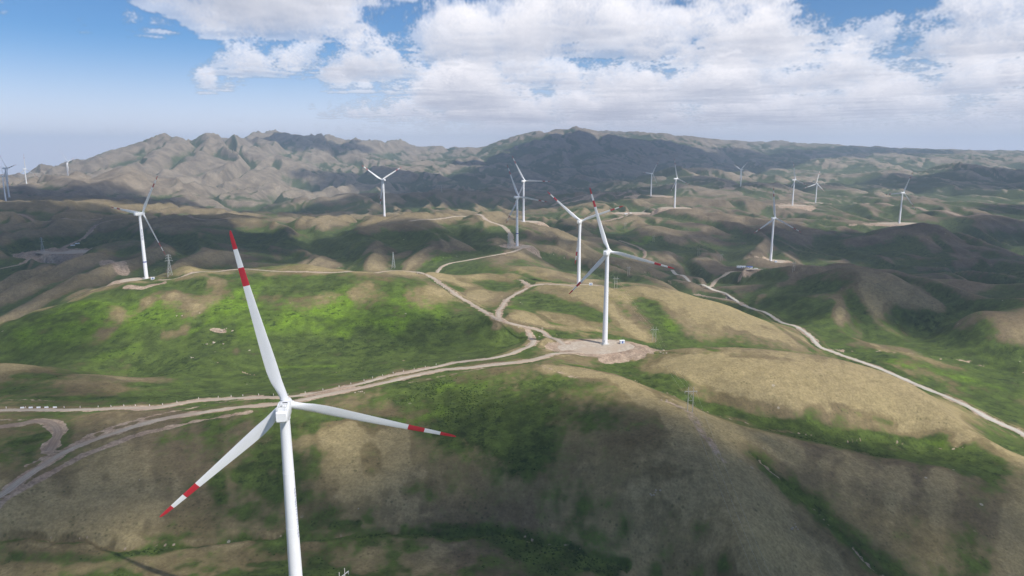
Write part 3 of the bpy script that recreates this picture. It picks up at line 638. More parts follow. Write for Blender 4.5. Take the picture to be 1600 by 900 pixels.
def ground_material():
    m, t, b = principled('hill_grass', rough=0.95, spec=0.08)
    P = t.node('ShaderNodeNewGeometry').outputs['Position']
    at = t.node('ShaderNodeAttribute', attribute_name='cover')
    g, l, so = t.sep(at.outputs['Color'])
    P2 = t.vec('MULTIPLY', P, (1.0, 1.0, 0.35))
    n_tuft = t.noise(P2, 0.70, 4, 0.68); n_m = t.noise(P2, 0.085, 5, 0.62); n_l = t.noise(P2, 0.018, 5, 0.55)
    n_col = t.noise(P2, 0.006, 4, 0.5)
    gg = t.math('ADD', g, t.math('MULTIPLY', t.math('SUBTRACT', n_m, 0.5), 1.25))
    gg = t.math('ADD', gg, t.math('MULTIPLY', t.math('SUBTRACT', n_l, 0.5), 0.7))
    gg = t.math('ADD', gg, t.math('MULTIPLY', t.math('SUBTRACT', n_tuft, 0.5), 0.6))
    gf = t.ramp(gg, 0.24, 0.78)
    dry = t.mix(t.ramp(n_l, 0.32, 0.68), (0.150, 0.119, 0.060), (0.262, 0.212, 0.106))
    dry = t.mix(t.ramp(n_col, 0.42, 0.64, 0.0, 0.6), dry, (0.160, 0.122, 0.082))
    dry = t.mix(t.ramp(t.math('ADD', g, t.math('MULTIPLY', n_m, 0.25)), 0.34, 0.02, 0.0, 0.75), dry, (0.345, 0.282, 0.150))
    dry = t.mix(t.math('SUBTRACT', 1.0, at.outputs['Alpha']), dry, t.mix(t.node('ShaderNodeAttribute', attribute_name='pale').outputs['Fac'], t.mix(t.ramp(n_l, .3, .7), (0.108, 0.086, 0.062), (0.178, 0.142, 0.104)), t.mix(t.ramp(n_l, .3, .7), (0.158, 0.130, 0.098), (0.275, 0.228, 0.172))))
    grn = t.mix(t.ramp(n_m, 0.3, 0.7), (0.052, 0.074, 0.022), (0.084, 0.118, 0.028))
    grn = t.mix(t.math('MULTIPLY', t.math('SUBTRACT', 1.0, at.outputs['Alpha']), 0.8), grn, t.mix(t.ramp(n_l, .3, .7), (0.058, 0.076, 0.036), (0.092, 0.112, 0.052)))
    ll = t.math('MULTIPLY', l, t.ramp(t.math('ADD', n_l, t.math('MULTIPLY', n_m, 0.5)), 0.45, 0.95))
    grn = t.mix(ll, grn, (0.130, 0.215, 0.022))
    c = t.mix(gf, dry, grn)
    # dark scrub clumps where it is damp
    scrub = t.math('MULTIPLY', t.ramp(t.math('ADD', t.noise(P2, 0.16, 5, 0.7), t.math('MULTIPLY', n_l, 0.5)), 0.82, 0.92), t.ramp(g, 0.35, 0.85))
    c = t.mix(t.math('MULTIPLY', scrub, 0.75), c, (0.022, 0.036, 0.012))
    # bare earth and stones
    sn = t.noise(P2, 0.23, 6, 0.68)
    soilc = t.mix(t.ramp(sn, 0.3, 0.7), (0.235, 0.170, 0.125), (0.42, 0.335, 0.255))
    soilc = t.mix(t.ramp(t.noise(P2, 0.03, 3), 0.45, 0.65, 0.0, 0.5), soilc, (0.33, 0.238, 0.175))
    sf = t.ramp(t.math('ADD', so, t.math('MULTIPLY', t.math('SUBTRACT', sn, 0.5), 0.9)), 0.42, 0.62)
    c = t.mix(sf, c, soilc)
    tus = t.math('MULTIPLY', t.ramp(t.voro(P2, 0.33), 0.30, 0.16), t.ramp(t.noise(P2, 0.05, 3), 0.47, 0.62))
    c = t.mix(t.math('MULTIPLY', tus, t.math('SUBTRACT', 0.42, t.math('MULTIPLY', sf, 0.42))), c, (0.030, 0.042, 0.014))
    n_5 = t.ramp(t.noise(P2, 0.2, 4, 0.6), 0.28, 0.72, 0.80, 1.18, smooth=False)
    c = t.mix(1.0, c, t.comb(n_5, n_5, n_5), 'MULTIPLY')
    # pale stones lying in the grass
    vd = t.voro(P2, 0.07); st = t.math('MULTIPLY', t.ramp(vd, 0.085, 0.06), t.ramp(t.noise(P2, 0.012, 2), 0.55, 0.62))
    c = t.mix(t.math('MULTIPLY', st, 0.8), c, (0.40, 0.36, 0.30))
    ter = t.noise(t.vec('MULTIPLY', P, (0.035, 0.035, 1.1)), 1.0, 3, 0.55)
    terf = t.ramp(ter, 0.3, 0.7, 0.94, 1.05, smooth=False)
    c = t.mix(1.0, c, t.comb(terf, terf, terf), 'MULTIPLY')
    mot = t.ramp(n_m, 0.25, 0.75, 0.80, 1.18, smooth=False)
    c = t.mix(1.0, c, t.comb(mot, mot, mot), 'MULTIPLY')
    fine = t.ramp(n_tuft, 0.25, 0.75, 0.68, 1.28, smooth=False)
    c = t.mix(1.0, c, t.comb(fine, fine, fine), 'MULTIPLY')
    t.l.new(c, b.inputs['Base Color'])
    h = t.math('ADD', t.math('MULTIPLY', n_tuft, 0.6), t.math('MULTIPLY', n_m, 1.6))
    bump(t, b, h, 0.55, 0.9)
    return m
def gravel_material(name, a, bcol, c2):
    m, t, b = principled(name, rough=0.95, spec=0.1)
    P = t.node('ShaderNodeNewGeometry').outputs['Position']
    n1 = t.noise(P, 0.35, 6, 0.68); n2 = t.noise(P, 0.05, 3, 0.5)
    c = t.mix(t.ramp(n1, 0.3, 0.7), a, bcol); c = t.mix(t.ramp(n2, 0.42, 0.62, 0, 0.7), c, c2)
    at = t.node('ShaderNodeAttribute', attribute_name='rut')
    c = t.mix(t.math('MULTIPLY', at.outputs['Fac'], t.ramp(n1, 0.25, 0.6)), c, tuple(x * 0.62 for x in c2))
    t.l.new(c, b.inputs['Base Color']); bump(t, b, n1, 0.5, 0.15)
    return m
M_GROUND = ground_material()
M_ROAD = gravel_material('road_gravel', (0.34, 0.295, 0.24), (0.50, 0.445, 0.37), (0.36, 0.285, 0.225))
M_TRACK = gravel_material('track_earth', (0.25, 0.20, 0.155), (0.38, 0.315, 0.25), (0.27, 0.195, 0.15))
M_PAD = gravel_material('pad_gravel', (0.33, 0.275, 0.225), (0.47, 0.41, 0.335), (0.37, 0.295, 0.225))
M_ASPH = gravel_material('pale_concrete', (0.46, 0.43, 0.38), (0.58, 0.55, 0.49), (0.44, 0.40, 0.34))
def paint(name, col, rough=0.4, dirt=0.12):
    m, t, b = principled(name, col, rough, spec=0.4)
    tc = t.node('ShaderNodeTexCoord').outputs['Object']
    n = t.noise(t.vec('MULTIPLY', tc, (1, 1, 0.15)), 0.7, 5, 0.6)
    c = t.mix(t.ramp(n, 0.35, 0.75, 0.0, dirt), col, tuple(x * 0.55 for x in col))
    t.l.new(c, b.inputs['Base Color']); return m
M_WHITE = paint('white_paint', (0.83, 0.835, 0.85), 0.38)
M_TOWER = paint('tower_paint', (0.81, 0.82, 0.85), 0.42, 0.16)
M_RED = paint('red_paint', (0.52, 0.028, 0.045), 0.4)
M_BLUE = paint('blue_paint', (0.06, 0.10, 0.36), 0.45)
M_DARK = paint('dark_gap', (0.05, 0.05, 0.06), 0.6)
M_CONC = paint('concrete', (0.48, 0.46, 0.42), 0.9, 0.4)
M_STEEL = paint('galvanised_steel', (0.42, 0.44, 0.44), 0.55, 0.25)
M_SILVER = paint('pale_box_paint', (0.62, 0.68, 0.74), 0.5, 0.2)
M_ROCK = gravel_material('pale_rock', (0.30, 0.26, 0.21), (0.45, 0.40, 0.34), (0.34, 0.27, 0.21))

# ---------------------------------------------------------------- object helpers
def link(o, parent=None):
    COL.objects.link(o)
    if parent is not None: o.parent = parent
    return o
def tag(o, label=None, cat=None, group=None, kind=None):
    if label: o['label'] = label
    if cat: o['category'] = cat
    if group: o['group'] = group
    if kind: o['kind'] = kind
    return o
def mesh_obj(name, verts, faces, mat, parent=None, smooth=False):
    me = bpy.data.meshes.new(name); me.from_pydata([tuple(v) for v in verts], [], faces); me.update()
    me.materials.append(mat)
    if smooth: me.polygons.foreach_set('use_smooth', [True] * len(me.polygons))
    return link(bpy.data.objects.new(name, me), parent)
def bm_obj(name, bm, mat, parent=None, smooth=False):
    bmesh.ops.recalc_face_normals(bm, faces=bm.faces)
    me = bpy.data.meshes.new(name); bm.to_mesh(me); bm.free(); me.materials.append(mat)
    if smooth:
        me.polygons.foreach_set('use_smooth', [True] * len(me.polygons))
        try: me.set_sharp_from_angle(angle=R(38))
        except Exception: pass
    return link(bpy.data.objects.new(name, me), parent)
def add_box(bm, c, s, bev=0.0, rot=None):
    r = bmesh.ops.create_cube(bm, size=1.0); vs = r['verts']
    bmesh.ops.scale(bm, vec=s, verts=vs)
    if bev:
        es = list({e for v in vs for e in v.link_edges})
        rb = bmesh.ops.bevel(bm, geom=es, offset=bev, segments=2, affect='EDGES', profile=0.6); vs = list({v for f in rb['faces'] for v in f.verts} | {v for v in vs if v.is_valid})
    if rot is not None: bmesh.ops.rotate(bm, verts=vs, cent=(0, 0, 0), matrix=rot)
    bmesh.ops.translate(bm, vec=c, verts=vs); return vs
def add_bar(bm, a, b, w, n=4):
    a = Vector(a); b = Vector(b); d = b - a; q = d.to_track_quat('Z', 'Y').to_matrix()
    ring = [q @ Vector((w * math.cos(2 * math.pi * (k + .5) / n), w * math.sin(2 * math.pi * (k + .5) / n), 0)) for k in range(n)]
    v0 = [bm.verts.new(a + x) for x in ring]; v1 = [bm.verts.new(b + x) for x in ring]
    for k in range(n): bm.faces.new((v0[k], v0[(k + 1) % n], v1[(k + 1) % n], v1[k]))
    bm.faces.new(v0[::-1]); bm.faces.new(v1)
def add_lathe(bm, prof, n=28, cap=True):
    rings = [[bm.verts.new((r * math.cos(2 * math.pi * k / n), r * math.sin(2 * math.pi * k / n), z)) for k in range(n)] for r, z in prof]
    for a, b in zip(rings[:-1], rings[1:]):
        for k in range(n): bm.faces.new((a[k], a[(k + 1) % n], b[(k + 1) % n], b[k]))
    if cap: bm.faces.new(rings[0][::-1]); bm.faces.new(rings[-1])
def copy_tree(o, parent=None):
    c = o.copy(); link(c, parent)
    for ch in list(o.children): copy_tree(ch, c)
    return c

# ---------------------------------------------------------------- the land as one sheet
def build_ground():
    nt = len(ths); V = np.stack([GX, GY, GZ], -1).reshape(-1, 3).astype(np.float32)
    ctr = np.array([[0, 0, float(GZ[:, 0].mean())]], np.float32); V = np.vstack([V, ctr])
    i = np.arange(nt)[:, None]; j = np.arange(NR - 1)[None]; i2 = (i + 1) % nt
    q = np.stack([i * NR + j, i2 * NR + j, i2 * NR + j + 1, i * NR + j + 1], -1)[..., ::-1].reshape(-1, 4)
    ii = np.arange(nt); tri = np.stack([ii * NR, np.full(nt, len(V) - 1), ((ii + 1) % nt) * NR], -1)
    me = bpy.data.meshes.new('ground')
    me.vertices.add(len(V)); me.vertices.foreach_set('co', V.ravel())
    loops = np.concatenate([q.ravel(), tri[:, ::-1].ravel()]).astype(np.int32)
    me.loops.add(len(loops)); me.loops.foreach_set('vertex_index', loops)
    npoly = len(q) + len(tri); st = np.concatenate([np.arange(len(q)) * 4, len(q) * 4 + np.arange(len(tri)) * 3]).astype(np.int32)
    me.polygons.add(npoly); me.polygons.foreach_set('loop_start', st)
    me.update(calc_edges=True); me.validate()
    me.polygons.foreach_set('use_smooth', np.ones(npoly, bool))
    a = me.color_attributes.new('cover', 'FLOAT_COLOR', 'POINT')
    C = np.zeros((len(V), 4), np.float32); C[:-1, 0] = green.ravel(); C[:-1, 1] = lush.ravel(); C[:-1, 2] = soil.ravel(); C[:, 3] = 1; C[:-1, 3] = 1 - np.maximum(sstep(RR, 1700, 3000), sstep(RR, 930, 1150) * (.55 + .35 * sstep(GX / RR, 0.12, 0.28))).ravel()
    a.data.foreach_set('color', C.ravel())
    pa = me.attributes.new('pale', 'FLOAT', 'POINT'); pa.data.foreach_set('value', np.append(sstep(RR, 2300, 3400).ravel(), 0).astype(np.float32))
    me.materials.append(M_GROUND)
    o = link(bpy.data.objects.new('ground', me)); o['kind'] = 'structure'
    if me.polygons[len(q) // 2].normal.z < 0: me.flip_normals()
    return o
build_ground()
def gz(x, y): return float(ground(np.array([x]), np.array([y]))[0])

# ---------------------------------------------------------------- roads and pads
def ribbon(name, hw, line, z, mat, seed):
    n = len(line); tang = np.gradient(line, axis=0); tang /= np.linalg.norm(tang, axis=1)[:, None] + 1e-9
    nor = np.stack([-tang[:, 1], tang[:, 0]], -1)
    rng = np.random.RandomState(seed); rm = np.hypot(line[:, 0], line[:, 1])
    offs = np.array([-1.18, -1.0, -0.62, -0.3, 0, 0.3, 0.62, 1.0, 1.18]); ruts = np.array([0, .1, .6, 0.1, 0.35, .1, .6, .1, 0])
    dz = np.array([-0.45, 0.03, 0.02, 0.06, 0.09, 0.06, 0.02, 0.03, -0.45])
    jl = smooth1(rng.randn(n), 2) * 0.28; jr = smooth1(rng.randn(n), 2) * 0.28
    V = []; A = []
    for k, o in enumerate(offs):
        w = hw * o * (1 + (jl if o < 0 else jr) * abs(o))
        p = line + nor * w[:, None]
        V.append(np.c_[p, z + dz[k] + (rm > 1000) * 0.25 * (abs(o) <= 1) + (rm > 2000) * 0.5 * (abs(o) <= 1)]); A.append(np.full(n, ruts[k]))
    V = np.stack(V, 1).reshape(-1, 3); A = np.stack(A, 1).ravel(); m = len(offs)
    F = [(i * m + k, i * m + k + 1, (i + 1) * m + k + 1, (i + 1) * m + k) for i in range(n - 1) for k in range(m - 1)]
    o = mesh_obj(name, V, F, mat, smooth=True)
    at = o.data.attributes.new('rut', 'FLOAT', 'POINT'); at.data.foreach_set('value', A.astype(np.float32))
    if o.data.polygons[len(F) // 2].normal.z < 0: o.data.flip_normals()
    o['kind'] = 'structure'; return o
for i, (name, key, hw, line, z) in enumerate(road_lines):
    ribbon(name, hw, line, z, M_ASPH if key == 'valley' else (M_ROAD if name == 'dirt_road' else M_TRACK), 100 + i)
for i, c, rad, ang, st, z in pads:
    n = 40; V = [(c[0], c[1], z + 0.10)]; F = []
    rng = np.random.RandomState(300 + i)
    rad_k = 0.93 + 0.05 * smooth1(np.tile(rng.randn(n), 3), 1)[n:2 * n]
    for f in (0.55, 1.0, 1.05):
        for k in range(n):
            a = 2 * math.pi * k / n; rr = rad * rad_k[k] * f
            lx = rr * math.cos(a) * st; ly = rr * math.sin(a)
            V.append((c[0] + lx * math.cos(ang) - ly * math.sin(ang), c[1] + lx * math.sin(ang) + ly * math.cos(ang), z + (0.10 if f < 1.02 else -0.5)))
    for k in range(n):
        k2 = (k + 1) % n; F.append((0, 1 + k, 1 + k2))
        for r_ in range(2): F.append((1 + r_ * n + k, 1 + (r_ + 1) * n + k, 1 + (r_ + 1) * n + k2, 1 + r_ * n + k2))
    o = mesh_obj('gravel_pad', V, F, M_PAD); o['kind'] = 'structure'
PADZ = {i: z for i, c, rad, ang, st, z in pads}

# ---------------------------------------------------------------- wind turbines
HUB = 85.0; BL = 60.0
def section(z):
    """chord, thickness, twist, flap offset of the blade at radius z"""
    t = z / BL
    root = 1.25
    ch = float(np.interp(t, [0, .035, .08, .14, .21, .3, .5, .7, .85, .95, .985, 1.0], [2.5, 2.5, 2.8, 3.5, 3.9, 3.7, 2.85, 2.05, 1.55, 1.1, .75, .25]))
    th = float(np.interp(t, [0, .035, .10, .21, .35, .6, .85, 1], [2.5, 2.5, 1.9, 1.15, .75, .42, .24, .07]))
    tw = float(np.interp(t, [0, .1, .25, .5, .8, 1], [16, 15, 10, 4.5, 1, -1]))
    return ch, th, R(tw + 4), 2.2 * t * t
def blade_ring(z, grow=0.0):
    ch, th, tw, fl = section(z); t = z / BL; n = 20; pts = []
    air = min(1, max(0, (t - .035) / .12)); air = air * air * (3 - 2 * air)
    for k in range(n):
        a = 2 * math.pi * k / n
        cx_, cy_ = ch / 2 * math.cos(a), th / 2 * math.sin(a)
        xx = 0.5 * (1 - math.cos(a)); prof = 2.6 * (0.2969 * math.sqrt(max(xx, 0)) - .126 * xx - .3516 * xx ** 2 + .2843 * xx ** 3 - .1015 * xx ** 4) / 0.26
        ax = ch * (0.30 - xx); ay = th * 0.5 * prof * (1 if math.sin(a) >= 0 else -0.75)
        ax *= 1.0; x = cx_ * (1 - air) + ax * air; y = cy_ * (1 - air) + ay * air
        x *= 1 + grow / max(ch, .3); y *= 1 + 2.2 * grow / max(th, .2)
        pts.append((x * math.cos(tw) - y * math.sin(tw), x * math.sin(tw) + y * math.cos(tw) + fl, z))
    return pts
def blade_mesh(name, z0, z1, n, mat, grow=0.0):
    bm = bmesh.new(); rings = []
    for z in np.linspace(0, 1, n):
        zz = z0 + (z1 - z0) * (z if z1 < BL else 1 - (1 - z) ** 1.35)
        rings.append([bm.verts.new(p) for p in blade_ring(zz, grow)])
    for a, b in zip(rings[:-1], rings[1:]):
        for k in range(len(a)): bm.faces.new((a[k], a[(k + 1) % len(a)], b[(k + 1) % len(a)], b[k]))
    bm.faces.new(rings[0][::-1]); bm.faces.new(rings[-1])
    return bm_obj(name, bm, mat, smooth=True)
MESH = {}
def build_turbine():
    root = link(bpy.data.objects.new('wind_turbine', None)); root.empty_display_size = 5
    bm = bmesh.new()
    prof = []
    for z0, z1 in ((0, 21), (21, 43), (43, 63), (63, HUB - 2.0)):
        f = lambda z: 2.45 - 0.88 * (z / HUB) ** 1.1
        prof += [(f(z0) + .05, z0), (f(z0) + .05, z0 + .22), (f(z0), z0 + .25), (f(z1), z1 - .25), (f(z1) + .05, z1 - .22), (f(z1) + .05, z1 - .001)]
    add_lathe(bm, prof, 40); tower = bm_obj('tower', bm, M_TOWER, root, True)
    bm = bmesh.new(); add_lathe(bm, [(4.4, -1.6), (4.4, .18), (3.9, .30), (3.0, .42), (2.6, .45)], 36); bm_obj('plinth', bm, M_CONC, root)
    bm = bmesh.new(); add_box(bm, (0, -2.46, 3.1), (0.95, 0.12, 2.3), 0.04); bm_obj('door', bm, M_STEEL, tower)
    bm = bmesh.new()
    add_box(bm, (0, -3.3, 1.9), (1.5, 1.6, 0.08)); 
    for k in range(6): add_box(bm, (0, -4.25 - .3 * k, 1.68 - .27 * k), (1.3, .30, .05))
    for s in (-1, 1):
        add_bar(bm, (s * .7, -4.1, 1.9), (s * .7, -5.9, .3), .04); add_bar(bm, (s * .7, -4.1, 2.9), (s * .7, -5.9, 1.3), .03); add_bar(bm, (s * .7, -4.1, .4), (s * .7, -4.1, 2.9), .04); add_bar(bm, (s * .7, -5.9, 0.1), (s * .7, -5.9, 1.3), .04)
    bm_obj('stair', bm, M_STEEL, tower)
    # nacelle: a box with a sloped back and rounded edges, long axis +Y towards the rotor
    bm = bmesh.new()
    secs = [(-7.3, 1.55, -1.2, 1.55), (-6.9, 1.75, -1.6, 1.85), (-4, 1.95, -1.95, 2.1), (0, 2.05, -2.05, 2.2), (2.4, 2.0, -1.95, 2.15), (3.2, 1.75, -1.7, 1.8)]
    rings = []
    for y, w, z0, z1 in secs:
        r_ = []; c = 0.45
        pts = [(-w + c, z0), (w - c, z0), (w - c * .3, z0 + c * .3), (w, z0 + c), (w, z1 - c), (w - c * .3, z1 - c * .3), (w - c, z1), (-w + c, z1), (-w + c * .3, z1 - c * .3), (-w, z1 - c), (-w, z0 + c), (-w + c * .3, z0 + c * .3)]
        rings.append([bm.verts.new((x, y, HUB + z)) for x, z in pts])
    for a, b in zip(rings[:-1], rings[1:]):
        for k in range(12): bm.faces.new((a[k], a[(k + 1) % 12], b[(k + 1) % 12], b[k]))
    bm.faces.new(rings[0][::-1]); bm.faces.new(rings[-1])
    nac = bm_obj('nacelle', bm, M_WHITE, root, True)
    bm = bmesh.new(); add_box(bm, (0, -5.7, HUB + 2.35), (3.5, 0.5, 0.75), 0.06); bm_obj('cooling_fin', bm, M_WHITE, nac)
    bm = bmesh.new(); add_box(bm, (0.3, 0.7, HUB + 2.22), (1.5, 0.75, 0.14), .03); bm_obj('hatch', bm, M_DARK, nac)
    bm = bmesh.new(); add_box(bm, (-0.5, -2.2, HUB + 2.20), (0.65, 0.5, 0.16), .03); bm_obj('hatch', bm, M_DARK, nac)
    bm = bmesh.new()
    for x in (-1.2, 1.2): add_box(bm, (x, -2.2, HUB + 2.2), (.08, 6.0, .18))
    for y in (-3.4, -0.9): add_box(bm, (0, y, HUB + 2.2), (2.3, .08, .15))
    bm_obj('roof_rail', bm, M_STEEL, nac)
    bm = bmesh.new(); add_bar(bm, (-1.1, -6.4, HUB + 1.7), (-1.1, -6.4, HUB + 4.0), .05); add_bar(bm, (1.1, -6.4, HUB + 1.7), (1.1, -6.4, HUB + 4.0), .05); add_bar(bm, (-1.1, -6.4, HUB + 3.6), (1.1, -6.4, HUB + 3.6), .04)
    bm_obj('wind_mast', bm, M_STEEL, nac)
    for k in range(3):
        bm = bmesh.new(); add_box(bm, (-1.78 - .035 * k, -5.6 + 1.1 * k, HUB - .3), (.12, .8, .7)); bm_obj('louvre', bm, M_STEEL, nac)
    bm = bmesh.new(); add_lathe(bm, [(1.8, 0), (1.85, .7), (1.75, 1.3)], 28)
    bmesh.ops.translate(bm, vec=(0, 0, HUB - 3.0), verts=bm.verts); bm_obj('yaw_collar', bm, M_TOWER, root, True)
    # hub (spinner) built along +Z, turned to +Y
    bm = bmesh.new(); add_lathe(bm, [(1.5, -1.9), (1.85, -1.5), (2.05, -.6), (2.1, .5), (1.9, 1.4), (1.4, 2.2), (.75, 2.7), (.15, 2.9)], 30)
    bmesh.ops.rotate(bm, verts=bm.verts, cent=(0, 0, 0), matrix=Matrix.Rotation(R(-90), 3, 'X'))
    hub = bm_obj('hub', bm, M_WHITE, root, True)
    bl = []
    for k in range(3):
        b = blade_mesh('blade', 1.5, BL, 34, M_WHITE) if k == 0 else bpy.data.objects.new('blade', bl[0].data)
        if k: link(b)
        b.parent = root; bl.append(b)
        for nm, z0, z1 in (('red_band', .70 * BL, .80 * BL), ('red_tip', .90 * BL, BL)):
            if k == 0: c = blade_mesh(nm, z0, z1, 8 if z1 < BL else 14, M_RED, 0.035); MESH[nm] = c.data
            else: c = link(bpy.data.objects.new(nm, MESH[nm]))
            c.parent = b
        if k == 0: MESH['collar'] = None
        bm = bmesh.new(); add_lathe(bm, [(1.42, 1.35), (1.42, 2.2), (1.27, 2.25)], 24)
        if k == 0: c = bm_obj('root_collar', bm, M_WHITE, b, True); MESH['collar'] = c.data
        else: bm.free(); c = link(bpy.data.objects.new('root_collar', MESH['collar']), b)
    return root
TILT = R(5); ROTOR_Y, ROTOR_Z = 5.0, 0.35
def rotor_matrix(phase):
    return Matrix.Translation((0, ROTOR_Y, HUB + ROTOR_Z)) @ Matrix.Rotation(TILT, 4, 'X') @ Matrix.Rotation(phase, 4, 'Y')
def set_rotor(root, phase):
    ks = [c for c in root.children if c.name.split('.')[0] == 'blade']
    for k, b in enumerate(ks): b.matrix_local = rotor_matrix(phase + k * 2 * math.pi / 3)
    for c in root.children:
        if c.name.split('.')[0] == 'hub': c.matrix_local = rotor_matrix(phase)
def fit(tb, base, s):
    best = None
    for yaw in np.arange(-85, 46, 3.0):
        Mz = Matrix.Rotation(R(yaw), 3, 'Z')
        for ph in np.arange(0, 120, 3.0):
            tips = []
            for k in range(3):
                p = (rotor_matrix(R(ph) + k * 2 * math.pi / 3) @ Vector((0, 2.0, BL))) * s
                q_ = Mz @ p; tips.append(project((base[0] + q_.x, base[1] + q_.y, base[2] + q_.z)))
            e = 0
            for (tu, tv) in tb['tips']: e += min((a - tu) ** 2 + (b - tv) ** 2 for a, b in tips)
            e += 0.02 * ((yaw + 25) / 10) ** 2
            if best is None or e < best[0]: best = (e, yaw, ph)
    return best
T_LABEL = [
    'white wind turbine rising over the grassy gully, its rear and nacelle roof seen from above',
    'white wind turbine on the broad gravel pad with tipped spoil, two roads ending there',
    'white wind turbine on the tan hilltop pad behind the one with tipped spoil',
    'white wind turbine with blue ring beside a steel lattice pylon on the green hill',
    'white wind turbine with blue ring on a round summit pad where the ridge road ends',
    'white wind turbine on a bare knoll directly behind the blue-ringed summit turbine',
    'lone white wind turbine on the dark green ridge in front of the mountain valley',
    'white wind turbine on a bare mound above the blue-roofed site shed',
    'white wind turbine on the tan crest at the end of the hill track',
    'small white wind turbine on a flat pad before the wide dark mountain',
    'small distant white wind turbine with blades nearly edge-on among brown hills',
    'white wind turbine on the bright tan knob of the long ridge',
    'distant white wind turbine with its foot hidden behind the long tan ridge',
    'white wind turbine on the pale gravel shelf beside the wide eastern valley',
    'grey-white wind turbine on the dark western hill, the shorter of a close pair',
    'grey-white wind turbine on the dark western hill, the taller of a close pair',
    'distant wind turbine against the sky behind the dark western hill',
    'distant wind turbine before the pale mountain, on the dark western hilltop']
proto = build_turbine(); roots = []
for i, tb in enumerate(TURB):
    p = tb['p']; z = PADZ[i] + 0.15 if i in PADZ else gz(*p)
    # hub height that puts the hub on its pixel
    hs = np.arange(66, 102, 0.5); vv = [project((p[0], p[1], z + h))[1] for h in hs]
    hh = float(hs[int(np.argmin(np.abs(np.array(vv) - tb['hub'][1])))]); s = min(1.14, max(0.84, hh / (HUB + ROTOR_Z)))
    e, yaw, ph = fit(tb, (p[0], p[1], z), s)
    print('turbine', i, 'hub h', hh, 'scale %.2f' % s, 'yaw', yaw, 'phase', ph, 'err %.1f' % e, 'z %.1f' % z)
    tb['xyz'] = (p[0], p[1], z); tb['s'] = s; tb['yaw'] = R(yaw)
    r_ = proto if i == 0 else copy_tree(proto)
    r_.location = tb['xyz']; r_.scale = (s, s, s); r_.rotation_euler = (0, 0, R(yaw))
    set_rotor(r_, R(ph)); tag(r_, T_LABEL[i], 'wind turbine', 'turbines of the wind farm'); roots.append(r_)

M_RED2 = paint('faded_red_paint', (0.42, 0.10, 0.10), 0.5)
faded = {}
for r_ in roots[3:]:
    for b in r_.children:
        if b.name.split('.')[0] != 'blade': continue
        for c in b.children:
            nm = c.name.split('.')[0]
            if nm in ('red_band', 'red_tip'):
                if nm not in faded: faded[nm] = c.data.copy(); faded[nm].materials.clear(); faded[nm].materials.append(M_RED2)
                c.data = faded[nm]
def tower_r(z): return 2.45 - 0.88 * (z / HUB) ** 1.1
def curved_plate(bm, a0, a1, z0, z1, off=0.03, n=4):
    prev = None
    for k in range(n + 1):
        a = a0 + (a1 - a0) * k / n
        c = [bm.verts.new(((tower_r(z) + off) * math.sin(a), -(tower_r(z) + off) * math.cos(a), z)) for z in (z0, z1)]
        if prev: bm.faces.new((prev[0], c[0], c[1], prev[1]))
        prev = c
def lettering(root, ang, z0, z1, n, mat, seed):
    """upright column of brush-like characters painted round the tower"""
    tw = [c for c in root.children if c.name.split('.')[0] == 'tower'][0]
    rng = random.Random(seed); bm = bmesh.new(); hgt = (z1 - z0) / n
    for k in range(n):
        zt = z1 - hgt * k - hgt * .14; zb = z1 - hgt * (k + 1) + hgt * .14; w = 0.52; cells = 3 + rng.randint(0, 1)
        for q_ in range(cells):
            z = zt - (zt - zb) * q_ / (cells - 1); curved_plate(bm, ang - w * rng.uniform(.6, 1) , ang + w * rng.uniform(.6, 1), z - .16, z + .16)
        for x in ([0] if rng.random() < .5 else [-.6, .6]):
            curved_plate(bm, ang + w * x - .07, ang + w * x + .07, zb, zt, .045, 1)
    o = bm_obj('lettering', bm, mat, tw); return o
def blue_ring(root):
    tw = [c for c in root.children if c.name.split('.')[0] == 'tower'][0]
    bm = bmesh.new(); z = HUB * .255; add_lathe(bm, [(tower_r(z) + .03, z), (tower_r(z) + .03, z + 1.5)], 40, cap=False); bm_obj('blue_ring', bm, M_BLUE, tw, True)
M_LETTER = paint('lettering_blue', (0.16, 0.19, 0.38), 0.5)
for i in (3, 4):
    blue_ring(roots[i])
    az = math.atan2(-TURB[i]['xyz'][0], -TURB[i]['xyz'][1])       # towards the viewer's side of the hill
    ang = math.atan2(TURB[i]['xyz'][0] * -1, TURB[i]['xyz'][1]) - TURB[i]['yaw']
    lettering(roots[i], ang + 0.25, HUB * .60, HUB * .77, 4, M_LETTER, 5 + i)
ang = math.atan2(-TURB[0]['xyz'][0], TURB[0]['xyz'][1]) - TURB[0]['yaw']
lettering(roots[0], ang + 1.28, HUB * .46, HUB * .68, 5, paint('lettering_grey_blue', (0.40, 0.43, 0.55), 0.5), 3)

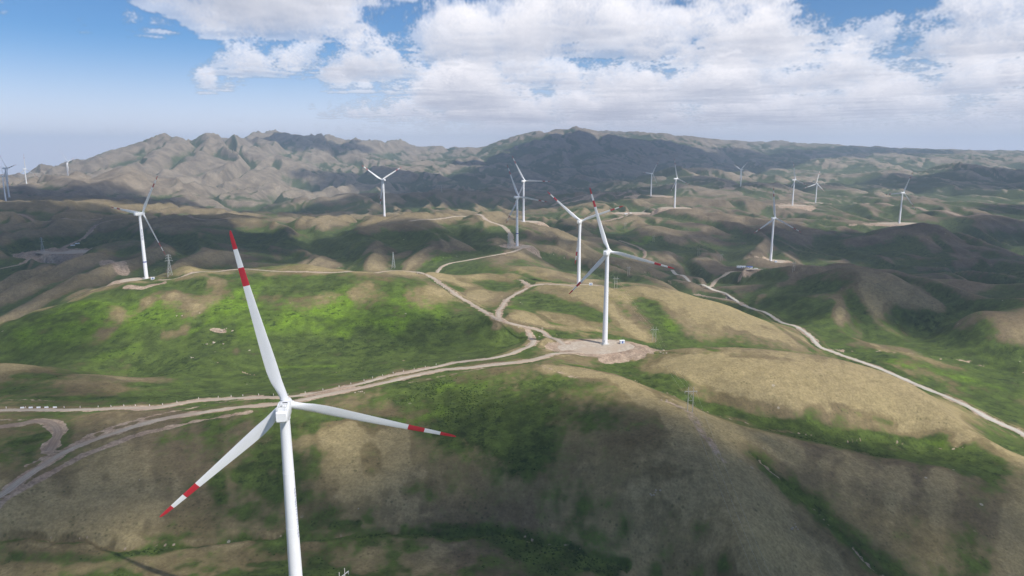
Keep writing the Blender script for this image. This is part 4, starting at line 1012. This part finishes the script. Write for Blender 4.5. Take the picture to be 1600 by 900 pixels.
# ---------------------------------------------------------------- power line supports
def build_lattice():
    root = link(bpy.data.objects.new('lattice_pylon', None)); Hh = 26.0
    def w(z): return 2.7 - 2.15 * min(1, z / 20.0)
    for sx in (-1, 1):
        for sy in (-1, 1):
            bm = bmesh.new(); add_bar(bm, (sx * w(0), sy * w(0), -1.2), (sx * w(20), sy * w(20), 20), .16); add_bar(bm, (sx * w(20), sy * w(20), 20), (sx * .35, sy * .35, Hh), .12); bm_obj('leg', bm, M_STEEL, root)
    bm = bmesh.new(); zs = [0, 4.5, 8.5, 12, 15, 17.6, 20, 22, 24, 26]
    for z0, z1 in zip(zs[:-1], zs[1:]):
        a, b = (w(z0) if z0 < 20 else .55), (w(z1) if z1 < 20 else .5)
        for s in (-1, 1):
            add_bar(bm, (-a, s * a, z0), (b, s * b, z1), .085); add_bar(bm, (a, s * a, z0), (-b, s * b, z1), .085)
            add_bar(bm, (s * a, -a, z0), (s * b, b, z1), .085); add_bar(bm, (s * a, a, z0), (s * b, -b, z1), .085)
            add_bar(bm, (-b, s * b, z1), (b, s * b, z1), .08); add_bar(bm, (s * b, -b, z1), (s * b, b, z1), .08)
    bm_obj('bracing', bm, M_STEEL, root)
    for z, L in ((18.5, 4.2), (21.7, 3.4), (24.8, 2.6)):
        bm = bmesh.new()
        for s in (-1, 1):
            for y in (-.5, .5): add_bar(bm, (s * .4, y, z), (s * L, 0, z + .1), .10); add_bar(bm, (s * .4, y, z + 1.1), (s * L, 0, z + .1), .08)
        arm = bm_obj('crossarm', bm, M_STEEL, root)
        for s in (-1, 1):
            bm = bmesh.new(); add_lathe(bm, [(.05, -1.3), (.16, -1.2), (.06, -.9), (.16, -.8), (.06, -.5), (.16, -.4), (.05, 0)], 8); bmesh.ops.translate(bm, vec=(s * (L - .1), 0, z), verts=bm.verts); bm_obj('insulator', bm, M_STEEL, arm)
    return root
def build_hframe():
    root = link(bpy.data.objects.new('h_frame_pylon', None))
    for s in (-1, 1):
        bm = bmesh.new(); add_lathe(bm, [(.24, -1.5), (.21, 6), (.15, 15.5), (.05, 15.6)], 10); bmesh.ops.translate(bm, vec=(s * 1.55, 0, 0), verts=bm.verts); bm_obj('pole', bm, M_CONC, root, True)
    bm = bmesh.new(); add_box(bm, (0, 0, 12.9), (7.6, .26, .26)); arm = bm_obj('crossarm', bm, M_STEEL, root)
    for x in (-3.6, 0, 3.6):
        bm = bmesh.new(); add_lathe(bm, [(.05, -1.2), (.14, -1.1), (.05, -.85), (.14, -.75), (.05, -.5), (.14, -.4), (.04, 0)], 8); bmesh.ops.translate(bm, vec=(x, 0, 12.77), verts=bm.verts); bm_obj('insulator', bm, M_STEEL, arm)
    bm = bmesh.new(); add_bar(bm, (-1.5, .1, 7.2), (1.5, .1, 12.6), .07); add_bar(bm, (1.5, -.1, 7.2), (-1.5, -.1, 12.6), .07); add_bar(bm, (-1.5, 0, 7.0), (1.5, 0, 7.0), .08); bm_obj('brace', bm, M_STEEL, root)
    return root
LAT = [((266, 431), 'steel lattice pylon beside the blue-ringed turbine on the green hill', 0.5), ((67, 393), 'steel lattice pylon beside the reddish spoil heap', 0.3), ((615, 419), 'slender steel lattice pylon at the foot of the dark green ridge', 1.5), ((690, 301), 'distant lattice pylon on the low brown hill before the mountain valley', 0.2), ((795, 389), 'steel lattice pylon on the edge of the blue-ringed turbine summit pad', 0.9)]
lp = None
for k, ((u, v), lab, rz) in enumerate(LAT):
    xy = hit(u, v); o = build_lattice() if k == 0 else copy_tree(lp)
    if k == 0: lp = o
    o.location = (xy[0], xy[1], gz(*xy)); o.rotation_euler = (0, 0, rz); tag(o, lab, 'pylon', 'lattice pylons')
    print('lattice', k, xy.round(), round(float(np.hypot(*xy))))
HF = [((537, 945), 'h-frame pylon in the gully below the turbine seen from above', 1.1), ((1078, 643), 'h-frame pylon on the reddish stony ridge', 0.05), ((1022, 534), 'h-frame pylon in the green swale beside the big gravel pad', 0.05), ((962, 451), 'h-frame pylon on the tan crest beside the hilltop pad', 0.0),
      ((982, 430), 'h-frame pylon on the brown slope behind the hilltop pad', 0.2), ((977, 357), 'distant h-frame pylon on the green hillside below the tan crest', 0.1), ((1021, 378), 'distant h-frame pylon at the foot of the bright green slope', 0.1), ((1091, 399), 'distant h-frame pylon among scrub in the valley bottom', 0.1), ((1127, 408), 'distant h-frame pylon near the site shed road', 0.1), ((1240, 424), 'h-frame pylon on the slope beside the mound of the turbine above the site shed', 0.3)]
hp = None; hf_loc = []
for k, ((u, v), lab, rz) in enumerate(HF):
    if k == 0: d0 = pix_dir(u, v); t0 = (CAM_H + 8) / -d0[2]; xy = np.array([d0[0] * t0, d0[1] * t0])
    else: xy = hit(u, v)
    o = build_hframe() if k == 0 else copy_tree(hp)
    if k == 0: hp = o
    o.location = (xy[0], xy[1], gz(*xy)); o.rotation_euler = (0, 0, rz); tag(o, lab, 'pylon', 'h-frame pylons'); hf_loc.append((xy, gz(*xy), rz))
    print('hframe', k, xy.round(), round(float(np.hypot(*xy))))
def span(a, b, label):
    bm = bmesh.new()
    for x in (-3.6, 0, 3.6):
        pa = Vector((a[0][0] + x * math.cos(a[2]), a[0][1] + x * math.sin(a[2]), a[1] + 11.55)); pb = Vector((b[0][0] + x * math.cos(b[2]), b[0][1] + x * math.sin(b[2]), b[1] + 11.55))
        sag = (pb - pa).length * 0.02; prev = None
        for k in range(17):
            t = k / 16; p = pa.lerp(pb, t) - Vector((0, 0, sag * 4 * t * (1 - t)))
            if prev is not None: add_bar(bm, prev, p, 0.022, 3)
            prev = p
    tag(bm_obj('power_line', bm, M_STEEL), label, 'power line', 'power line spans')
span(hf_loc[1], hf_loc[2], 'three thin wires strung from the stony ridge to the green swale')
span(hf_loc[2], hf_loc[3], 'three thin wires strung from the green swale up to the tan crest')
pfar = np.array([112.0, 225.0])
span((pfar, gz(*pfar), .05), hf_loc[1], 'three thin wires descending from the stony ridge down the brown spur')
o = copy_tree(hp); o.location = (pfar[0], pfar[1], gz(*pfar)); o.rotation_euler = (0, 0, .05); tag(o, 'h-frame pylon at the foot of the brown spur below the stony ridge', 'pylon', 'h-frame pylons')

# ---------------------------------------------------------------- transformer cabinets, barriers, posts
def build_cabinet():
    root = link(bpy.data.objects.new('transformer_cabinet', None))
    bm = bmesh.new(); add_box(bm, (0, 0, .15), (4.4, 2.9, .7)); bm_obj('plinth', bm, M_CONC, root)
    bm = bmesh.new(); add_box(bm, (0, 0, 1.65), (4.0, 2.4, 2.3), .05); body = bm_obj('body', bm, M_SILVER, root)
    bm = bmesh.new(); add_box(bm, (0, 0, 2.92), (4.4, 2.8, .24), .06); bm_obj('roof', bm, M_WHITE, root)
    for x in (-1.3, 0, 1.3):
        bm = bmesh.new(); add_box(bm, (x, -1.22, 1.6), (1.15, .06, 1.9), .015); dd = bm_obj('door', bm, M_BLUE if x == 0 else M_SILVER, body)
        bm = bmesh.new(); add_box(bm, (x + .4, -1.28, 1.6), (.06, .08, .3)); bm_obj('handle', bm, M_DARK, dd)
    return root
cb = None
for k, ((u, v), lab, rz, ti) in enumerate([((972, 537), 'pale blue transformer cabinet on the broad gravel pad with tipped spoil', .2, 1), ((923, 446), 'pale blue transformer cabinet on the tan hilltop pad', .1, 2), ((239, 437), 'pale transformer cabinet at the foot of the blue-ringed turbine on the green hill', .3, 3), ((1212, 410), 'pale transformer cabinet on the bare mound above the site shed', .3, 7)]):
    xy = hit(u, v); o = build_cabinet() if k == 0 else copy_tree(cb); cb = cb or o
    o.location = (xy[0], xy[1], max(gz(*xy), PADZ[ti] if k < 2 else -99) + .05); o.rotation_euler = (0, 0, rz); tag(o, lab, 'transformer', 'transformer cabinets')
up = [l for l in road_lines if l[1] == 'upper'][0]
line, zz = up[3], up[4]; tang = np.gradient(line, axis=0); tang /= np.linalg.norm(tang, axis=1)[:, None]; left = np.stack([-tang[:, 1], tang[:, 0]], -1)
def build_post():
    root = link(bpy.data.objects.new('marker_post', None))
    bm = bmesh.new(); add_box(bm, (0, 0, .45), (.26, .26, 1.5), .03); bm_obj('shaft', bm, M_WHITE, root)
    bm = bmesh.new(); add_box(bm, (0, 0, .9), (.275, .275, .16)); bm_obj('red_band', bm, M_RED, root)
    return root
acc = 0; pp = None; npost = 0
for k in range(1, len(line)):
    acc += np.linalg.norm(line[k] - line[k - 1])
    if acc < 9.4: continue
    acc = 0; q_ = line[k] + left[k] * (3.9 + random.uniform(-.2, .2)); u, v = project((q_[0], q_[1], zz[k]))
    if u < -20 or u > 705: continue
    o = build_post() if pp is None else copy_tree(pp); pp = pp or o; npost += 1
    o.location = (q_[0], q_[1], gz(*q_)); o.rotation_euler = (random.uniform(-.04, .04), random.uniform(-.04, .04), math.atan2(tang[k][1], tang[k][0]))
    tag(o, 'white marker post with red band beside the dirt road under the green hill', 'post', 'marker posts along the dirt road')
print('posts', npost)
def build_barrier():
    bm = bmesh.new(); pr = [(-.32, -.2), (.32, -.2), (.30, .25), (.16, .55), (.13, .95), (-.13, .95), (-.16, .55), (-.30, .25)]
    a = [bm.verts.new((-1.15, y, z)) for y, z in pr]; b = [bm.verts.new((1.15, y, z)) for y, z in pr]
    for k in range(8): bm.faces.new((a[k], a[(k + 1) % 8], b[(k + 1) % 8], b[k]))
    bm.faces.new(a[::-1]); bm.faces.new(b); return bm_obj('road_barrier', bm, M_WHITE)
bp = None
for u in (33, 46, 58, 70, 83):
    xy = hit(u, 639.5); k = int(np.argmin(np.hypot(line[:, 0] - xy[0], line[:, 1] - xy[1]))); q_ = line[k] + left[k] * 3.6
    q_ = line[k] + (xy - line[k]) @ tang[k] * tang[k] + left[k] * 3.5
    o = build_barrier() if bp is None else link(bp.copy()); bp = bp or o
    o.location = (q_[0], q_[1], gz(*q_)); o.rotation_euler = (0, 0, math.atan2(tang[k][1], tang[k][0]) + random.uniform(-.05, .05)); tag(o, 'white concrete barrier block on the edge of the dirt road', 'barrier', 'barrier blocks on the road edge')

# ---------------------------------------------------------------- sheds and trucks of the building sites
def place(o, u, v, rz, label, cat, group=None, dz=0.1):
    xy = hit(u, v); o.location = (xy[0], xy[1], gz(*xy) + dz); o.rotation_euler = (0, 0, rz); tag(o, label, cat, group); return o
def build_shed(L, roofmat):
    root = link(bpy.data.objects.new('site_shed', None))
    bm = bmesh.new(); add_box(bm, (0, 0, 1.2), (L, 3.4, 2.8), .03); wl = bm_obj('wall', bm, M_WHITE, root)
    bm = bmesh.new(); a = [bm.verts.new(p) for p in ((-L / 2 - .3, -2, 2.55), (L / 2 + .3, -2, 2.55), (L / 2 + .3, 0, 3.5), (-L / 2 - .3, 0, 3.5), (-L / 2 - .3, 2, 2.55), (L / 2 + .3, 2, 2.55))]
    bm.faces.new((a[0], a[1], a[2], a[3])); bm.faces.new((a[3], a[2], a[5], a[4])); bm.faces.new((a[0], a[3], a[4])); bm.faces.new((a[1], a[5], a[2])); bm_obj('roof', bm, roofmat, root)
    for k in range(int(L // 3)):
        bm = bmesh.new(); add_box(bm, (-L / 2 + 1.5 + 3 * k, -1.72, 1.5), (1.1, .08, 1.0)); bm_obj('window', bm, M_DARK, wl)
    bm = bmesh.new(); add_box(bm, (-L / 2 + .1 + L * .5, -1.72, .95), (.9, .06, 2.0)); bm_obj('door', bm, M_BLUE, wl)
    return root
def build_truck(bodymat):
    root = link(bpy.data.objects.new('parked_truck', None))
    bm = bmesh.new(); add_box(bm, (0, 0, .75), (7.4, 2.0, .35)); bm_obj('chassis', bm, M_DARK, root)
    bm = bmesh.new(); add_box(bm, (2.7, 0, 1.85), (1.9, 2.3, 2.1), .18); cab = bm_obj('cab', bm, M_WHITE, root)
    bm = bmesh.new(); add_box(bm, (3.62, 0, 2.25), (.1, 1.9, .8)); bm_obj('windscreen', bm, M_DARK, cab)
    bm = bmesh.new(); add_box(bm, (-1.1, 0, 1.9), (5.2, 2.4, 1.9), .06); bm_obj('cargo_box', bm, bodymat, root)
    for x in (-2.6, 2.5):
        for y in (-1, 1):
            bm = bmesh.new(); add_lathe(bm, [(.35, -.16), (.52, -.14), (.52, .14), (.35, .16)], 16); bmesh.ops.rotate(bm, verts=bm.verts, cent=(0, 0, 0), matrix=Matrix.Rotation(R(90), 3, 'X')); bmesh.ops.translate(bm, vec=(x, y * 1.0, .5), verts=bm.verts); bm_obj('wheel', bm, M_DARK, root)
    return root
place(build_shed(11, M_BLUE), 1171, 419, -.15, 'white site shed with blue roof below the bare turbine mound', 'shed')
place(build_truck(M_SILVER), 1181, 421.5, -.2, 'white truck parked beside the blue-roofed site shed', 'truck', 'trucks at the building sites')
place(build_shed(14, M_WHITE), 1158, 418.5, -.1, 'long white cabin beside the blue-roofed site shed', 'shed')
place(build_truck(M_WHITE), 114, 385, .5, 'white truck parked on the track behind the reddish spoil heap', 'truck', 'trucks at the building sites')
place(build_truck(M_SILVER), 121, 382, .8, 'white truck with grey box parked uphill on the track behind the spoil heap', 'truck', 'trucks at the building sites')
place(build_shed(8, M_WHITE), 978, 335, .2, 'small white cabin on the distant earth yard below the tan crest', 'shed')
place(build_truck(M_WHITE), 985, 334, .9, 'white truck on the distant earth yard below the tan crest', 'truck', 'trucks at the building sites')

# ---------------------------------------------------------------- stones
def rock_mesh(seed):
    rng = random.Random(seed); bm = bmesh.new(); bmesh.ops.create_icosphere(bm, subdivisions=2, radius=1.0)
    for v in bm.verts:
        n = v.co.normalized(); f = 1 + .30 * math.sin(3.1 * n.x + seed) * math.cos(2.7 * n.y - seed) + rng.uniform(-.14, .14); v.co = Vector((n.x * f, n.y * f * .8, n.z * f * .55))
    for f in bm.faces: f.smooth = False
    me = bpy.data.meshes.new('rock'); bm.to_mesh(me); bm.free(); me.materials.append(M_ROCK); return me
RM = [rock_mesh(k) for k in range(5)]
SITES = [((350, 517), 5, 1.2, 'pale boulder of the outcrop on the green hillside'), ((333, 537), 4, 1.2, 'pale stone below the outcrop on the green hillside'), ((275, 492), 2, 1.1, 'single pale stone on the dry spur of the green hill'), ((296, 557), 3, 1.0, 'flat pale stone at the foot of the green hill'),
         ((1040, 626), 4, .8, 'reddish stone on the ridge beside the h-frame pylon'), ((1020, 770), 6, .7, 'pale stone of the small heap on the brown slope'), ((1236, 825), 6, .6, 'pale stone beside the green hollow of the brown slope'), ((560, 612), 5, .7, 'pale stone on the road bank'),
         ((1038, 552), 5, 1.0, 'pale stone at the head of the swale beside the gravel pad'), ((218, 750), 1, .8, 'lone pale stone on the slope below the lower road'), ((560, 795), 1, .6, 'lone pale stone above the scrubby gully')]
for (u, v), n, sz, lab in SITES:
    for k in range(n):
        sp = 0 if n == 1 else 1; xy = hit(u + sp * random.gauss(0, 6), v + sp * random.gauss(0, 2.2)); me = random.choice(RM)
        o = link(bpy.data.objects.new('boulder', me)); s = sz * random.uniform(.6, 1.25); o.scale = (s, s, s * random.uniform(.8, 1.2)); o.rotation_euler = (random.uniform(-.2, .2), random.uniform(-.2, .2), random.uniform(0, 6.28))
        o.location = (xy[0], xy[1], gz(*xy) + .05); tag(o, lab, 'rock', 'stones: ' + lab)

# ---------------------------------------------------------------- low scrub in the damp places (uncountable)
def build_scrub():
    rng = np.random.RandomState(5); base_bm = bmesh.new(); bmesh.ops.create_icosphere(base_bm, subdivisions=1, radius=1.0)
    bv = np.array([v.co[:] for v in base_bm.verts]); bf = np.array([[v.index for v in f.verts] for f in base_bm.faces]); base_bm.free()
    ok = (np.abs(TH) < .72) & (RR > 215) & (RR < 700)
    cand = np.nonzero((ok & (green > .62) & (soil < .2) & (road_d > 2)).ravel())[0]
    wgt = (green.ravel()[cand] - .58) ** 2 * (0.15 + np.clip(fbm(GX.ravel()[cand], GY.ravel()[cand], 18, 3, 501) + .1, 0, 1)) * np.clip(fbm(GX.ravel()[cand], GY.ravel()[cand], 90, 2, 511) + .25, 0, 1) * RR.ravel()[cand] ** 1.2 * np.where(RR.ravel()[cand] < 470, 1, .25)
    pick = rng.choice(cand, 4200, p=wgt / wgt.sum()); V = []; F = []
    for k, c in enumerate(pick):
        i, j = divmod(c, NR); x = GX[i, j] + rng.randn() * .9; y = GY[i, j] + rng.randn() * .9; s = rng.uniform(.18, .5)
        V.append(bv * (1 + .35 * rng.randn(len(bv), 1)) * np.array([s * 1.4, s * 1.4, s * .8]) + np.array([x, y, gz(x, y) + .1 * s])); F.append(bf + k * len(bv))
    m, t, b = principled('scrub_leaf', (.04, .06, .02), .95, spec=.05)
    P = t.node('ShaderNodeNewGeometry').outputs['Position']; c = t.mix(t.ramp(t.noise(P, .5, 3), .3, .7), (.028, .046, .014), (.058, .088, .024)); t.l.new(c, b.inputs['Base Color'])
    o = mesh_obj('scrub', np.vstack(V), [tuple(f) for f in np.vstack(F).tolist()], m); tag(o, 'low dark scrub growing along the gullies and damp hollows', 'scrub', kind='stuff')
build_scrub()

# ---------------------------------------------------------------- unseen clouds added overhead, each placed to shade a chosen stretch of ground
CLOUD_Z = 1700.0
mc = bpy.data.materials.new('cloud_vapour'); mc.use_nodes = True; tcl = NT(mc.node_tree)
pv = tcl.node('ShaderNodeVolumePrincipled'); pv.inputs['Color'].default_value = (.97, .97, .98, 1); pv.inputs['Density'].default_value = 0.008; pv.inputs['Anisotropy'].default_value = 0.4
ou = tcl.node('ShaderNodeOutputMaterial'); tcl.l.new(pv.outputs[0], ou.inputs['Volume'])
# ground to be shaded (u, v), half-length across and along the view in metres
SHADE_CLOUDS = [((850, 740), 75, 62), ((760, 860), 70, 40), ((1010, 720), 50, 55), ((1200, 800), 95, 62), ((1180, 900), 110, 40), ((1520, 830), 130, 85), ((1400, 740), 80, 30), ((190, 755), 95, 62), ((-40, 800), 70, 80), ((640, 890), 75, 28), ((40, 600), 60, 60), ((1050, 950), 150, 50),
          ((690, 535), 55, 34), ((70, 520), 60, 60), ((100, 310), 420, 330),
          
          ]
# the same for the mountains, by place on the land (x, y)
SHADE_CLOUDS_XY = [((500, 4700), 900, 600), ((-50, 3300), 560, 420), ((1500, 5300), 700, 500), ((-380, 2700), 260, 260),
             ((470, 890), 150, 75), ((660, 790), 130, 60), ((-960, 1230), 240, 160), ((430, 1180), 130, 60), ((1000, 1250), 250, 160),
             ((-820, 1050), 230, 150), ((-640, 1290), 270, 130), ((-180, 1240), 330, 110), ((-520, 1110), 190, 70), ((-130, 1120), 130, 50), ((-900, 1500), 320, 200),
             ((620, 960), 230, 120), ((830, 1130), 300, 170), ((620, 1130), 150, 70), ((880, 1480), 330, 170), ((320, 1440), 170, 110), ((700, 1620), 280, 110), ((1560, 1720), 330, 240), ((1050, 880), 220, 160), ((230, 1180), 110, 70), ((150, 1560), 180, 120),
             ((100, 2750), 560, 420), ((150, 4000), 900, 800), ((900, 5500), 1250, 950), ((2400, 6100), 1200, 620), ((4000, 6700), 1300, 600), ((-1750, 5900), 620, 520), ((-900, 4300), 380, 520),
             ((2300, 3250), 620, 380), ((1150, 3150), 380, 240), ((1900, 2150), 380, 240), ((-1300, 2350), 520, 420), ((-700, 2300), 300, 240), ((3200, 3500), 600, 420)]
def build_shade_cloud(k, xy, rx, ry):
    z0 = gz(*xy); t_ = (CLOUD_Z - z0) / SUN_DIR.z; thick = min(230, 100 + 0.45 * min(rx, ry))
    bm = bmesh.new(); bmesh.ops.create_icosphere(bm, subdivisions=5, radius=1.0)
    co = np.array([v_.co[:] for v_ in bm.verts]); 
    n = fbm(co[:, 0] * 3 + 7 * k, co[:, 1] * 3 + 3 * k + co[:, 2] * 2.1, 1.5, 5, 600 + k, .6); f = 1 + .42 * n
    P = co * f[:, None] * np.array([rx, ry, thick]); P[:, 2] = np.where(P[:, 2] < 0, P[:, 2] * .45, P[:, 2])
    for v_, p in zip(bm.verts, P): v_.co = p
    o = bm_obj('shade_cloud', bm, mc, None, True); o.location = (xy[0] + SUN_DIR.x * t_, xy[1] + SUN_DIR.y * t_, CLOUD_Z + 40 * math.sin(k * 2.3)); o['kind'] = 'structure'
for k, (c, rx, ry) in enumerate([(hit(*c), rx, ry) for c, rx, ry in SHADE_CLOUDS] + SHADE_CLOUDS_XY): build_shade_cloud(k, c, rx, ry)

# ---------------------------------------------------------------- haze in the air
zmin = float(GZ.min()) - 1.5; zmax = float(GZ.max()) + 30
bm = bmesh.new(); add_box(bm, (0, 0, (zmin + zmax) / 2), (2 * R1 + 40, 2 * R1 + 40, zmax - zmin))
mh = bpy.data.materials.new('haze_air'); mh.use_nodes = True; th_ = NT(mh.node_tree)
pv = th_.node('ShaderNodeVolumePrincipled'); pv.inputs['Color'].default_value = (.60, .77, 1.0, 1); pv.inputs['Density'].default_value = 9.2e-5; pv.inputs['Anisotropy'].default_value = 0.2
ou = th_.node('ShaderNodeOutputMaterial'); th_.l.new(pv.outputs[0], ou.inputs['Volume'])
hz = bm_obj('haze', bm, mh); hz['kind'] = 'stuff'; hz['label'] = 'thin blue haze filling the air over the hills'; hz['category'] = 'haze'
